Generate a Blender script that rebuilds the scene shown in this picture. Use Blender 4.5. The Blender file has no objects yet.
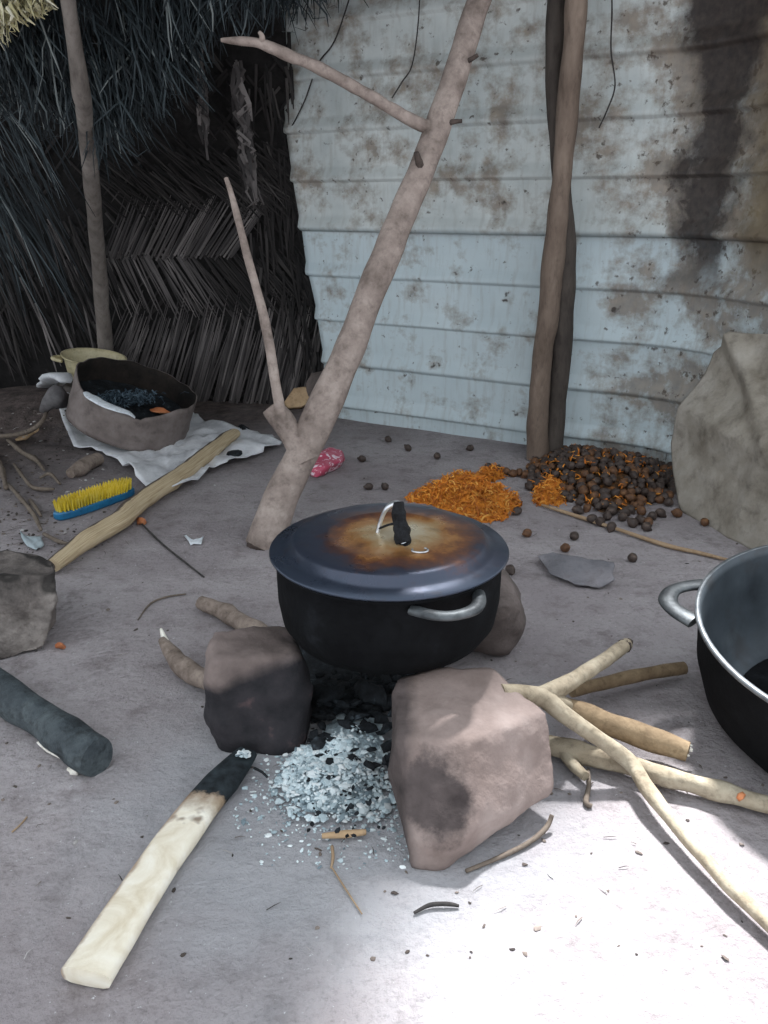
import bpy, bmesh, math, random
from mathutils import Vector, Matrix, noise
R = random.Random(7)
PI = math.pi
col = bpy.context.scene.collection
H, F, PITCH = 1.15, 830.0, math.radians(20.5)
CP, SP = math.cos(PITCH), math.sin(PITCH)

# ------------------------------------------------------------------ layout helpers
def ray(px, py):
    a, b = (px-384)/F, -(py-512)/F
    return Vector((a, b*SP+CP, b*CP-SP))
def sstep(a, b, x):
    t = max(0, min(1, (x-a)/(b-a))); return t*t*(3-2*t)
def gh(x, y):                                   # height of the trodden ground
    h = .006*noise.noise((x*1.3, y*1.3, 1.7)) + .004*noise.noise((x*4, y*4, 5.1))
    d = math.hypot((x+1.95)/.95, (y-4.6)/.62)
    h += .16*sstep(1, .15, d)
    d = math.hypot((x+.02)/.55, (y-1.55)/.5)
    return h*sstep(.75, 1.15, d) if d < 1.2 else h
def G(px, py, z=0.0):                           # point on the ground (+z) seen at a photo position
    r = ray(px, py); g = 0
    for _ in range(6):
        t = (g+z-H)/r.z
        p = Vector((r.x*t, r.y*t, H+r.z*t)); g = gh(p.x, p.y)
    return p
def GF(px, py):                                 # same on level ground
    r = ray(px, py); t = -H/r.z
    return Vector((r.x*t, r.y*t, 0))
def D(px, py, Y):                               # point at distance Y into the yard
    r = ray(px, py); t = Y/r.y
    return Vector((r.x*t, Y, H+r.z*t))
def lerp_tab(tab, x):
    if x <= tab[0][0]: return tab[0][1]
    for (a, va), (b, vb) in zip(tab, tab[1:]):
        if x <= b: return va+(vb-va)*(x-a)/(b-a)
    return tab[-1][1]

# ------------------------------------------------------------------ materials
def S(r, g, b):
    f = lambda c: c/12.92 if c <= .04045 else ((c+.055)/1.055)**2.4
    return (f(r/255), f(g/255), f(b/255), 1)
class NT:
    def __init__(s, name):
        s.m = bpy.data.materials.new(name); s.m.use_nodes = True
        s.t = s.m.node_tree; s.b = s.t.nodes['Principled BSDF']
    def n(s, kind, **kw):
        n = s.t.nodes.new(kind)
        for k, v in kw.items(): setattr(n, k, v)
        return n
    def l(s, a, b): s.t.links.new(a, b)
    def coord(s, kind='Object', stretch=(1, 1, 1)):
        c = s.n('ShaderNodeTexCoord'); m = s.n('ShaderNodeMapping'); m.inputs['Scale'].default_value = stretch
        s.l(c.outputs[kind], m.inputs['Vector']); return m.outputs[0]
    def noise(s, vec, scale, detail=6, rough=.6, dist=0):
        n = s.n('ShaderNodeTexNoise'); n.inputs['Scale'].default_value = scale
        n.inputs['Detail'].default_value = detail; n.inputs['Roughness'].default_value = rough
        n.inputs['Distortion'].default_value = dist; s.l(vec, n.inputs['Vector']); return n.outputs['Fac']
    def ramp(s, fac, stops):
        r = s.n('ShaderNodeValToRGB'); e = r.color_ramp.elements
        stops = sorted(stops, key=lambda q: q[0])
        while len(e) < len(stops): e.new(.5)
        for q, (p, c) in zip(e, stops):
            q.position = p; q.color = c if len(c) == 4 else (*c, 1)
        s.l(fac, r.inputs['Fac']); return r.outputs['Color']
    def mask(s, fac, a, b):
        m = s.n('ShaderNodeMapRange', interpolation_type='LINEAR'); s.l(fac, m.inputs['Value'])
        m.inputs['From Min'].default_value = a; m.inputs['From Max'].default_value = b
        return m.outputs['Result']
    def mix(s, fac, a, b, mode='MIX'):
        m = s.n('ShaderNodeMix', data_type='RGBA', blend_type=mode)
        for i, v in ((0, fac), (6, a), (7, b)):
            if hasattr(v, 'links'): s.l(v, m.inputs[i])
            else: m.inputs[i].default_value = v
        return m.outputs[2]
    def math(s, op, a, b=0.0):
        m = s.n('ShaderNodeMath', operation=op)
        for i, v in enumerate((a, b)):
            if hasattr(v, 'links'): s.l(v, m.inputs[i])
            else: m.inputs[i].default_value = v
        return m.outputs[0]
    def attr(s, name):
        a = s.n('ShaderNodeAttribute', attribute_name=name); return a.outputs['Fac']
    def bump(s, h, strength=.4, dist=.01):
        b = s.n('ShaderNodeBump'); b.inputs['Strength'].default_value = strength; b.inputs['Distance'].default_value = dist
        s.l(h, b.inputs['Height']); s.l(b.outputs[0], s.b.inputs['Normal'])
    def done(s, c, rough=.9, metal=0, spec=.3):
        if hasattr(c, 'links'): s.l(c, s.b.inputs['Base Color'])
        else: s.b.inputs['Base Color'].default_value = c
        if hasattr(rough, 'links'): s.l(rough, s.b.inputs['Roughness'])
        else: s.b.inputs['Roughness'].default_value = rough
        s.b.inputs['Metallic'].default_value = metal; s.b.inputs['Specular IOR Level'].default_value = spec
        return s.m
def simple(name, stops, scale=8, rough=.9, bump=.4, bscale=30, bdist=.006, metal=0, stretch=(1, 1, 1), spec=.25, detail=6, grit=.5, cracks=0):
    k = NT(name); v = k.coord('Object', stretch)
    c = k.ramp(k.noise(v, scale, detail, .65), stops)
    if grit: c = k.mix(k.math('MULTIPLY', k.mask(k.noise(v, bscale*1.3, 6, .7), .5, .68), grit), c, k.mix(1.0, c, (.35, .33, .32, 1), 'MULTIPLY'))
    if cracks: c = k.mix(k.math('MULTIPLY', k.mask(k.math('ABSOLUTE', k.math('SUBTRACT', k.noise(v, cracks, 3, .5), .5)), .02, .006), .8), c, (.015, .014, .013, 1))
    if bump: k.bump(k.noise(v, bscale, 5, .6), bump, bdist)
    return k.done(c, rough, metal, spec)
def strandmat(name, stops, rough=.8):
    k = NT(name); g = k.n('ShaderNodeNewGeometry')
    c = k.ramp(g.outputs['Random Per Island'], stops)
    v = k.coord(); c = k.mix(k.mask(k.noise(v, 3, 3), .35, .7), c, k.mix(1.0, c, (.55, .55, .55, 1), 'MULTIPLY'))
    return k.done(c, rough, 0, .3)

MAT = {}
def ground_mat():
    k = NT('ground'); v = k.coord()
    c = k.ramp(k.noise(v, 1.6, 8, .6), [(.3, S(142, 134, 136)), (.5, S(158, 151, 152)), (.7, S(174, 168, 169))])
    c = k.mix(k.mask(k.noise(v, 9, 8, .75), .5, .72), c, S(120, 112, 112))
    c = k.mix(k.math('MULTIPLY', k.mask(k.noise(v, 70, 6, .75), .52, .66), .42), c, S(104, 97, 97))
    c = k.mix(k.mask(k.noise(v, 95, 4, .75), .655, .7), c, S(206, 206, 208))
    # darker soil and litter towards the mat wall corner
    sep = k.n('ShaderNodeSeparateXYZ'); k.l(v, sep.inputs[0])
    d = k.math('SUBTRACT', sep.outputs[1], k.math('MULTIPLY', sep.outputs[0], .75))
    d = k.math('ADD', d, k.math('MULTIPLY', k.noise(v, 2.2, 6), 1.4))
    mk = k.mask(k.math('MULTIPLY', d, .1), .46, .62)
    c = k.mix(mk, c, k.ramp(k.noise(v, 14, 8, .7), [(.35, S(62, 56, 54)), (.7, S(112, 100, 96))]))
    # grey ash trodden in around the hearth
    e = k.n('ShaderNodeVectorMath', operation='DISTANCE'); k.l(v, e.inputs[0]); e.inputs[1].default_value = (-.1, 1.4, 0)
    w = k.math('ADD', e.outputs['Value'], k.math('MULTIPLY', k.noise(v, 4, 6), .7))
    c = k.mix(k.math('MULTIPLY', k.mask(w, .95, .6), .5), c, S(168, 172, 176))
    h = k.math('ADD', k.noise(v, 40, 6, .7), k.math('MULTIPLY', k.noise(v, 7, 4), 1.5))
    k.bump(h, .7, .02)
    return k.done(c, .95, 0, .15)
MAT['ground'] = ground_mat()

def sheet_mat():
    k = NT('painted_sheet'); uvn = k.n('ShaderNodeUVMap'); uvn.uv_map = 'UVMap'; v = uvn.outputs[0]
    sep = k.n('ShaderNodeSeparateXYZ'); k.l(v, sep.inputs[0]); u, z = sep.outputs[0], sep.outputs[1]
    mp = k.n('ShaderNodeMapping'); mp.inputs['Scale'].default_value = (6, .8, 1); k.l(v, mp.inputs['Vector'])
    c = k.ramp(k.noise(v, 2.3, 7, .65), [(.35, S(176, 183, 182)), (.65, S(208, 212, 209))])
    low = k.mask(z, .98, 1.04)
    c = k.mix(low, k.mix(.6, c, S(186, 203, 210)), c)
    c = k.mix(k.math('MULTIPLY', k.mask(k.noise(mp.outputs[0], 6, 5), .5, .75), .35), c, S(138, 130, 120))
    # rust: more of it up high and towards the far right end
    n1 = k.noise(v, 4.5, 9, .68)
    grow = k.math('MULTIPLY', k.math('SUBTRACT', u, 1.5), .06)
    grow = k.math('MAXIMUM', grow, 0)
    grow = k.math('MAXIMUM', grow, k.math('MULTIPLY', k.mask(u, 1.6, 2.2), .13))
    grow = k.math('ADD', grow, k.math('MULTIPLY', k.mask(z, .95, 1.25), .055))
    n1 = k.math('ADD', n1, k.math('SUBTRACT', grow, .025))
    rust = k.ramp(k.noise(v, 16, 5), [(.3, S(84, 66, 50)), (.7, S(136, 114, 90))])
    c = k.mix(k.math('MULTIPLY', k.mask(n1, .5, .64), .72), c, rust)
    n2 = k.math('ADD', k.noise(v, 22, 6, .6), k.math('MULTIPLY', grow, .4))
    c = k.mix(k.math('MULTIPLY', k.mask(n2, .64, .7), .8), c, S(70, 58, 48))
    c = k.mix(k.math('MULTIPLY', k.mask(k.noise(v, 9, 3), .7, .74), .9), c, S(56, 48, 42))
    far = k.math('MULTIPLY', k.mask(u, 2.3, 2.5), k.mask(z, .75, 1.0))
    far = k.math('MULTIPLY', far, k.mask(k.noise(v, 3.2, 8, .65), .3, .52))
    c = k.mix(k.math('MULTIPLY', far, .85), c, k.ramp(k.noise(v, 7, 6), [(.3, S(72, 60, 46)), (.7, S(126, 112, 88))]))
    up = k.math('MULTIPLY', k.mask(u, 1.95, 2.15), k.mask(z, 1.45, 1.75))
    up = k.math('MULTIPLY', up, k.mask(k.noise(v, 5, 8, .65), .36, .54))
    c = k.mix(k.math('MULTIPLY', up, .8), c, S(82, 68, 56))
    # soot streak below a leak
    wob = k.math('MULTIPLY', k.math('SUBTRACT', k.noise(v, 3.5, 7, .65), .5), .62)
    q = k.math('ABSOLUTE', k.math('ADD', k.math('SUBTRACT', u, 2.23), wob))
    fade = k.math('MULTIPLY', k.mask(z, .72, .95), .94)
    c = k.mix(k.math('MULTIPLY', k.mask(q, .22, .1), fade), c, k.ramp(k.noise(v, 30, 4), [(.3, S(38, 34, 34)), (.7, S(66, 58, 54))]))
    k.bump(k.noise(v, 5, 3), .25, .02)
    return k.done(c, .55, 0, .35)
MAT['sheet'] = sheet_mat()
MAT['mat_back'] = simple('mat_backing', [(.3, S(24, 22, 22)), (.7, S(40, 38, 37))], 20, bump=.8)
MAT['plait'] = strandmat('plaited_leaf', [(0, S(50, 47, 47)), (.5, S(84, 79, 78)), (.85, S(112, 106, 104)), (1, S(138, 131, 128))], .75)
MAT['plait_dark'] = strandmat('dark_leaf', [(0, S(30, 28, 28)), (.7, S(52, 48, 47)), (1, S(74, 70, 68))], .85)  # darker tone of the plaited leaf
MAT['thatch'] = strandmat('old_thatch', [(0, S(24, 28, 31)), (.6, S(46, 54, 58)), (.9, S(78, 88, 92)), (1, S(150, 156, 154))], .7)
MAT['straw'] = strandmat('sunlit_straw', [(0, S(196, 186, 140)), (.5, S(226, 218, 176)), (1, S(246, 240, 216))])  # straw lightened, sunlight painted into the colour
MAT['roof'] = simple('blocking_roof', [(.3, S(30, 28, 26)), (.7, S(60, 54, 46))], 6, bump=.8)
MAT['wood_grey'] = simple('weathered_pole', [(.3, S(90, 83, 78)), (.5, S(122, 114, 108)), (.72, S(148, 140, 133))], 7, stretch=(1, 1, .35), bump=.5, bscale=26)
MAT['wood_brown'] = simple('brown_pole', [(.3, S(86, 73, 64)), (.5, S(118, 103, 92)), (.72, S(146, 130, 117))], 9, stretch=(1, 1, .3), bump=.5, bscale=26)
MAT['wood_dark'] = simple('dark_pole', [(.3, S(54, 49, 46)), (.7, S(92, 84, 78))], 9, stretch=(1, 1, .3), bump=.5)
MAT['trunk'] = simple('smooth_bark', [(.3, S(108, 96, 89)), (.5, S(146, 132, 124)), (.7, S(174, 160, 151))], 9, bump=.8, bscale=24, bdist=.01)
MAT['stub'] = simple('broken_stub', [(.3, S(50, 44, 42)), (.7, S(92, 80, 74))], 30)
MAT['char'] = simple('char', [(.3, S(20, 22, 24)), (.55, S(36, 38, 40)), (.75, S(70, 76, 80))], 26, rough=.75, bump=.9, bscale=60)
MAT['charlog'] = simple('charred_log', [(.3, S(34, 38, 41)), (.5, S(62, 69, 73)), (.75, S(96, 104, 106))], 9, rough=.7, bump=.9, bscale=30, bdist=.015, grit=.8)
MAT['stick'] = simple('dry_stick', [(.3, S(118, 106, 88)), (.5, S(156, 144, 124)), (.72, S(182, 172, 152))], 11, bump=.5, bscale=45)
MAT['stick_br'] = simple('brown_stick', [(.3, S(104, 86, 66)), (.6, S(146, 126, 100)), (.8, S(168, 150, 122))], 11, bump=.5, bscale=45)
MAT['stick_gr'] = simple('grey_stick', [(.3, S(90, 78, 70)), (.5, S(136, 122, 112)), (.75, S(166, 152, 140))], 14, bump=.6, bscale=50)
MAT['split'] = simple('split_wood', [(.35, S(226, 219, 205)), (.65, S(244, 240, 230))], 18, bump=.3)
MAT['twig'] = simple('twig', [(.3, S(92, 82, 74)), (.7, S(128, 116, 104))], 30)
MAT['twig_dark'] = simple('dark_twig', [(.3, S(48, 46, 46)), (.7, S(76, 72, 70))], 30)
MAT['straw_stem'] = simple('straw_stem', [(.3, S(136, 112, 88)), (.7, S(178, 154, 126))], 20)
MAT['stone'] = simple('hearth_stone', [(.3, S(128, 110, 104)), (.5, S(158, 142, 136)), (.7, S(178, 163, 158))], 5, bump=.7, bscale=18, bdist=.012)
MAT['stone_grey'] = simple('grey_stone', [(.32, S(66, 62, 60)), (.5, S(104, 98, 94)), (.7, S(134, 128, 124))], 6, bump=.8, bscale=16, bdist=.014)
MAT['boulder_grey'] = simple('cracked_boulder', [(.32, S(62, 58, 56)), (.5, S(104, 97, 93)), (.68, S(148, 140, 134))], 7, bump=.9, bscale=16, bdist=.02, cracks=2.6)
MAT['stone_dim'] = simple('dim_stone', [(.3, S(70, 63, 61)), (.5, S(104, 94, 90)), (.7, S(136, 124, 120))], 6, bump=.8, bscale=18, bdist=.012)
MAT['slate'] = simple('slate', [(.3, S(84, 84, 88)), (.5, S(120, 118, 122)), (.72, S(146, 141, 144))], 7, bump=.6, bscale=22)
MAT['pulp'] = strandmat('pulp', [(0, S(168, 92, 34)), (.4, S(214, 126, 40)), (.75, S(236, 154, 56)), (1, S(244, 182, 92))], .7)
MAT['pulp_bed'] = simple('pulp_bed', [(.3, S(178, 100, 34)), (.7, S(228, 146, 52))], 40, bump=1, bscale=90)
MAT['husk_bed'] = simple('husk_bed', [(.35, S(50, 38, 30)), (.52, S(84, 62, 42)), (.66, S(140, 88, 44)), (.8, S(176, 112, 50))], 22, bump=1, bscale=70)
MAT['nut'] = simple('nut', [(.3, S(44, 36, 34)), (.55, S(72, 60, 54)), (.8, S(112, 94, 82))], 40, rough=.6, bump=.5, bscale=90, spec=.4)
MAT['nut_br'] = simple('nut_brown', [(.3, S(66, 46, 34)), (.55, S(104, 72, 48)), (.8, S(150, 108, 66))], 40, rough=.65, bump=.5, bscale=90, spec=.4)
MAT['soot'] = simple('soot', [(.35, S(9, 9, 11)), (.6, S(18, 19, 21)), (.8, S(36, 38, 42))], 9, rough=.8, bump=.5, bscale=35, spec=.1)
MAT['rim'] = simple('bright_rim', [(.35, S(100, 104, 108)), (.7, S(144, 148, 150))], 18, rough=.45, bump=.2, metal=.5, spec=.5)
MAT['ear'] = simple('worn_cast_metal', [(.35, S(50, 53, 56)), (.7, S(98, 102, 104))], 18, rough=.5, bump=.3, metal=.5, spec=.5)
MAT['alu'] = simple('bright_wire', [(.3, S(190, 194, 198)), (.7, S(226, 228, 230))], 30, rough=.3, bump=0, metal=.85)
MAT['wrap'] = simple('charred_wrap', [(.35, S(16, 16, 17)), (.75, S(40, 42, 46))], 60, rough=.85, bump=1, bscale=120)
MAT['drum'] = simple('rusted_drum', [(.3, S(88, 80, 76)), (.5, S(116, 106, 102)), (.72, S(138, 128, 124))], 7, rough=.75, bump=.35, bscale=14, metal=.1)
MAT['drum_in'] = simple('dark_drum_inside', [(.35, S(22, 20, 19)), (.6, S(44, 38, 34)), (.8, S(70, 58, 50))], 8, rough=.85)  # darker tone for the inner wall of the ring
MAT['enamel'] = simple('cream_enamel', [(.35, S(172, 160, 124)), (.6, S(200, 189, 154)), (.8, S(214, 206, 180))], 8, rough=.4, bump=.1, spec=.5)
MAT['sack'] = simple('woven_sack', [(.3, S(176, 177, 181)), (.5, S(214, 215, 218)), (.7, S(234, 235, 237))], 9, rough=.5, bump=.35, bscale=120, bdist=.003, spec=.4, grit=.2)
MAT['sack_dk'] = simple('dark_sack', [(.3, S(74, 72, 74)), (.7, S(118, 114, 114))], 9, rough=.6)  # darker tone of the sack, for one fold
MAT['yellow'] = strandmat('yellow_bristle', [(0, S(222, 188, 40)), (.5, S(240, 210, 62)), (1, S(250, 228, 110))], .6)
MAT['yellow_bed'] = simple('bristle_bed', [(.3, S(200, 164, 34)), (.7, S(226, 194, 56))], 30)
MAT['blue'] = simple('blue_plastic', [(.3, S(26, 96, 138)), (.7, S(38, 122, 166))], 12, rough=.4, bump=.05, spec=.5)
MAT['ash'] = strandmat('ash_flake', [(0, S(120, 136, 144)), (.25, S(190, 208, 214)), (.7, S(226, 239, 242)), (1, S(248, 252, 252))], .9)
MAT['ash_bed'] = simple('ash_bed', [(.3, S(100, 114, 122)), (.45, S(180, 198, 206)), (.62, S(226, 238, 242))], 34, bump=1, bscale=60)
MAT['coal'] = simple('charcoal', [(.35, S(18, 19, 21)), (.6, S(38, 42, 46)), (.8, S(96, 108, 116))], 24, rough=.8, bump=1, bscale=50)
MAT['tan'] = simple('tan_piece', [(.3, S(166, 138, 106)), (.7, S(196, 168, 134))], 14)
MAT['orange'] = simple('orange_piece', [(.3, S(188, 106, 66)), (.7, S(222, 150, 104))], 20, rough=.6)
MAT['pink'] = None
MAT['white'] = simple('white_scrap', [(.3, S(196, 204, 210)), (.7, S(232, 236, 240))], 20, rough=.6, bump=.1)
MAT['greywhite'] = simple('pale_fluff', [(.3, S(150, 162, 168)), (.7, S(186, 198, 202))], 20)
MAT['bluewool'] = strandmat('blue_grey_rag', [(0, S(40, 52, 62)), (.6, S(70, 86, 98)), (1, S(104, 122, 134))], .9)
MAT['panel'] = simple('old_tarp', [(.32, S(112, 104, 92)), (.48, S(146, 139, 128)), (.66, S(172, 166, 157))], 3.4, rough=.75, bump=.6, bscale=12, bdist=.02, detail=9)
MAT['litter'] = strandmat('litter', [(0, S(62, 56, 54)), (.5, S(96, 86, 80)), (.85, S(140, 128, 120)), (1, S(210, 208, 206))])

def pink_mat():
    k = NT('pink_packet'); v = k.coord()
    c = k.mix(k.mask(k.noise(v, 26, 3, .5, 1.5), .54, .6), S(186, 74, 100), S(232, 214, 222))
    k.bump(k.noise(v, 14, 4), .5, .01); return k.done(c, .35, 0, .5)
MAT['pink'] = pink_mat()
def lid_mat():
    k = NT('burnt_lid'); v = k.coord()
    sep = k.n('ShaderNodeSeparateXYZ'); k.l(v, sep.inputs[0])
    cx = k.n('ShaderNodeCombineXYZ'); k.l(sep.outputs[0], cx.inputs[0]); k.l(sep.outputs[1], cx.inputs[1])
    d = k.n('ShaderNodeVectorMath', operation='DISTANCE'); k.l(cx.outputs[0], d.inputs[0]); d.inputs[1].default_value = (.035, -.01, 0)
    r = k.math('ADD', d.outputs['Value'], k.math('MULTIPLY', k.math('SUBTRACT', k.noise(v, 13, 8, .68), .5), .2))
    c = k.ramp(k.math('MULTIPLY', r, 3.6), [(.1, S(204, 192, 166)), (.26, S(186, 158, 118)), (.4, S(172, 122, 72)), (.5, S(126, 82, 56)), (.6, S(88, 66, 64)), (.7, S(64, 68, 82)), (.9, S(58, 66, 80))])
    c = k.mix(k.math('MULTIPLY', k.mask(k.noise(v, 22, 6), .55, .7), .35), c, S(64, 52, 48))
    k.bump(k.noise(v, 30, 4), .12, .004)
    return k.done(c, k.ramp(k.noise(v, 12, 4), [(.3, (.22,)*3), (.7, (.42,)*3)]), .55, .5)
MAT['lid'] = lid_mat()
def pan_mat():
    k = NT('cast_pan'); v = k.coord()
    c = k.ramp(k.noise(v, 4, 6, .6), [(.3, S(46, 51, 56)), (.52, S(72, 79, 85)), (.75, S(106, 112, 116))])
    c = k.mix(k.math('MULTIPLY', k.mask(k.noise(v, 7, 6), .55, .66), .6), c, S(58, 56, 56))
    k.bump(k.noise(v, 26, 4), .15, .004)
    return k.done(c, .5, .45, .5)
MAT['pan'] = pan_mat()
def plank_mat():                                # t = metres from the burnt tip
    k = NT('half_burnt_plank'); v = k.coord('Object'); t = k.attr('t')
    t = k.math('ADD', t, k.math('MULTIPLY', k.math('SUBTRACT', k.noise(v, 24, 5), .5), .09))
    g = k.ramp(k.noise(v, 12, 6, .6, .8), [(.3, S(206, 192, 166)), (.5, S(228, 219, 200)), (.7, S(242, 237, 224))])
    spots = k.mask(k.noise(v, 13, 3), .64, .72)
    g = k.mix(k.math('MULTIPLY', spots, .8), g, S(104, 80, 62))
    sd = k.math('ADD', k.attr('side'), k.math('MULTIPLY', k.math('SUBTRACT', k.noise(v, 14, 6), .5), .5))
    g = k.mix(k.math('MULTIPLY', k.mask(sd, .8, .9), .7), g, S(134, 104, 84))
    c = k.mix(k.mask(t, .215, .15), g, k.mix(k.mask(t, .165, .15), S(120, 92, 66), k.ramp(k.noise(v, 40, 4), [(.35, S(20, 24, 27)), (.7, S(48, 56, 60))])))
    k.bump(k.noise(v, 50, 5), .4, .004); return k.done(c, .75, 0, .25)
MAT['plank'] = plank_mat()
def log_mat():                                  # split log: pale wood, dark bark strip on the far side
    k = NT('split_log'); v = k.coord('Object', (1, 1, 1)); a = k.attr('side')
    cv = k.n('ShaderNodeCombineXYZ'); k.l(k.math('MULTIPLY', k.attr('t'), 3), cv.inputs[0]); k.l(k.math('MULTIPLY', a, 14), cv.inputs[1])
    g = k.ramp(k.noise(cv.outputs[0], 2, 6), [(.3, S(146, 126, 98)), (.5, S(184, 165, 134)), (.7, S(204, 188, 160))])
    a = k.math('ADD', a, k.math('MULTIPLY', k.math('SUBTRACT', k.noise(v, 9, 5), .5), .5))
    c = k.mix(k.mask(a, .42, .34), g, S(84, 74, 68)); k.bump(k.noise(v, 50, 5), .5, .006)
    return k.done(c, .85, 0, .2)
MAT['log'] = log_mat()
def stone_soot_mat():                           # fire-blackened side towards the hearth
    k = NT('blackened_stone'); v = k.coord()
    c = k.ramp(k.noise(v, 7, 6), [(.3, S(88, 78, 75)), (.7, S(136, 122, 117))])
    sep = k.n('ShaderNodeSeparateXYZ'); k.l(v, sep.inputs[0])
    q = k.math('ADD', k.math('ADD', sep.outputs[2], k.math('MULTIPLY', sep.outputs[0], -.25)), k.math('MULTIPLY', k.math('SUBTRACT', k.noise(v, 9, 6), .5), .07))
    c = k.mix(k.mask(q, .222, .19), c, k.ramp(k.noise(v, 14, 5), [(.35, S(34, 34, 37)), (.62, S(54, 51, 54)), (.8, S(100, 80, 80))]))
    k.bump(k.noise(v, 20, 5), .7, .01); return k.done(c, .85, 0, .25)
MAT['stone_soot'] = stone_soot_mat()
PATCH = (-.085, -.11, .13)
def stone_front_mat():
    k = NT('scorched_stone'); v = k.coord()
    c = k.ramp(k.noise(v, 5, 7), [(.3, S(108, 94, 88)), (.5, S(138, 123, 117)), (.7, S(164, 150, 144))])
    sep = k.n('ShaderNodeSeparateXYZ'); k.l(v, sep.inputs[0])
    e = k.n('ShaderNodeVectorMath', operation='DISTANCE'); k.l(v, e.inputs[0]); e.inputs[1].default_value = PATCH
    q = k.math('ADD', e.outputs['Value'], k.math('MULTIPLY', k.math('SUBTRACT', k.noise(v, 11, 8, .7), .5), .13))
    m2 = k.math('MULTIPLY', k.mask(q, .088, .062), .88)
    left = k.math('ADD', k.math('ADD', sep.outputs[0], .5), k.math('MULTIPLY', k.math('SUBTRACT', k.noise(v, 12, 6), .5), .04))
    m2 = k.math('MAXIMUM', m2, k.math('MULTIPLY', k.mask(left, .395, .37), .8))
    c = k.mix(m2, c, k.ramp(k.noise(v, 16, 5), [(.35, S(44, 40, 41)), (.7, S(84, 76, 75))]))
    k.bump(k.noise(v, 18, 6), .7, .012); return k.done(c, .9, 0, .2)
MAT['stone_front'] = stone_front_mat()

# ------------------------------------------------------------------ mesh helpers
def mk(name, bm, mat, parent=None, origin=None, smooth=True, solid=0):
    me = bpy.data.meshes.new(name)
    if parent is not None: origin = parent['_o']
    elif origin is None:
        xs = [v.co for v in bm.verts]
        origin = [(min(p.x for p in xs)+max(p.x for p in xs))/2, (min(p.y for p in xs)+max(p.y for p in xs))/2, min(p.z for p in xs)]
    o_ = Vector(origin)
    for v in bm.verts: v.co -= o_
    bm.normal_update()
    for f in bm.faces: f.smooth = smooth
    bm.to_mesh(me); bm.free()
    mats = mat if isinstance(mat, (list, tuple)) else [mat]
    for m in mats: me.materials.append(MAT[m] if isinstance(m, str) else m)
    o = bpy.data.objects.new(name, me); col.objects.link(o)
    if parent is None: o.location = o_; o['_o'] = list(o_)
    else: o.parent = parent; o['_o'] = list(o_)
    if solid:
        md = o.modifiers.new('solid', 'SOLIDIFY'); md.thickness = solid; md.offset = 0
    return o
def tag(o, label=None, cat=None, group=None, kind=None):
    if label: o['label'] = label
    if cat: o['category'] = cat
    if group: o['group'] = group
    if kind: o['kind'] = kind
    return o
def catmull(pts, n):
    out = []; m = len(pts)
    g = lambda i: pts[max(0, min(m-1, i))]
    for i in range(m-1):
        a, b, c, d = g(i-1), g(i), g(i+1), g(i+2)
        for k in range(n):
            t = k/n
            out.append(.5*((2*b)+(c-a)*t+(2*a-5*b+4*c-d)*t*t+(3*b-a-3*c+d)*t**3))
    out.append(pts[-1]); return out
def tube(bm, pts, radii, seg=12, n=6, amp=.08, nsc=14, sx=1, sy=1, up=Vector((0, 0, 1)), cap=True, square=0, seed=0):
    """swept limb; sx/sy flatten the section, square makes it boxy; writes t (metres) and ang attributes"""
    pts = [Vector(p) for p in pts]
    if not isinstance(radii, (list, tuple)): radii = [radii]*len(pts)
    P = catmull(pts, n); rr = []
    for i in range(len(radii)-1):
        for k in range(n): rr.append(radii[i]+(radii[i+1]-radii[i])*k/n)
    rr.append(radii[-1])
    tl = bm.verts.layers.float.get('t') or bm.verts.layers.float.new('t')
    al = bm.verts.layers.float.get('ang') or bm.verts.layers.float.new('ang')
    sl = bm.verts.layers.float.get('side') or bm.verts.layers.float.new('side')
    rings = []; L = 0; prev = None
    for i, p in enumerate(P):
        d = (P[min(i+1, len(P)-1)]-P[max(i-1, 0)]).normalized()
        if prev is None:
            s = d.cross(up)
            if s.length < .1: s = d.cross(Vector((1, 0, 0)))
            s.normalize()
        else:
            s = (prev-d*prev.dot(d)).normalized()
        prev = s; u = s.cross(d)
        if i: L += (p-P[i-1]).length
        ring = []
        for k in range(seg):
            a = 2*PI*k/seg; ca, sa = math.cos(a), math.sin(a)
            q = 1.0
            if square: q = (1-square)+square/max(abs(ca), abs(sa))
            base = p+(s*ca*sx+u*sa*sy)*rr[i]*q
            q2 = 1+amp*noise.noise(base*nsc+Vector((seed, 0, 0)))*1.6
            v = bm.verts.new(p+(s*ca*sx+u*sa*sy)*rr[i]*q*q2); v[tl] = L; v[al] = .5+.5*sa; v[sl] = .5+.5*ca
            ring.append(v)
        rings.append(ring)
    for a, b in zip(rings, rings[1:]):
        for k in range(seg):
            bm.faces.new((a[k], a[(k+1) % seg], b[(k+1) % seg], b[k]))
    if cap:
        for ring, sgn, idx in ((rings[0], -1, 0), (rings[-1], 1, -1)):
            c = bm.verts.new(P[idx]+(P[idx]-P[idx-1 if idx else 1]).normalized()*rr[idx]*.12); c[tl] = L if idx else 0; c[al] = .2
            for k in range(seg):
                f = (ring[k], ring[(k+1) % seg], c)
                bm.faces.new(f if sgn > 0 else f[::-1])
                if seg > 8: bm.edges.get((ring[k], ring[(k+1) % seg])).smooth = False
    return P
def limb(name, pts, radii, mat, parent=None, **kw):
    bm = bmesh.new(); tube(bm, pts, radii, **kw); return mk(name, bm, mat, parent)
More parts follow.
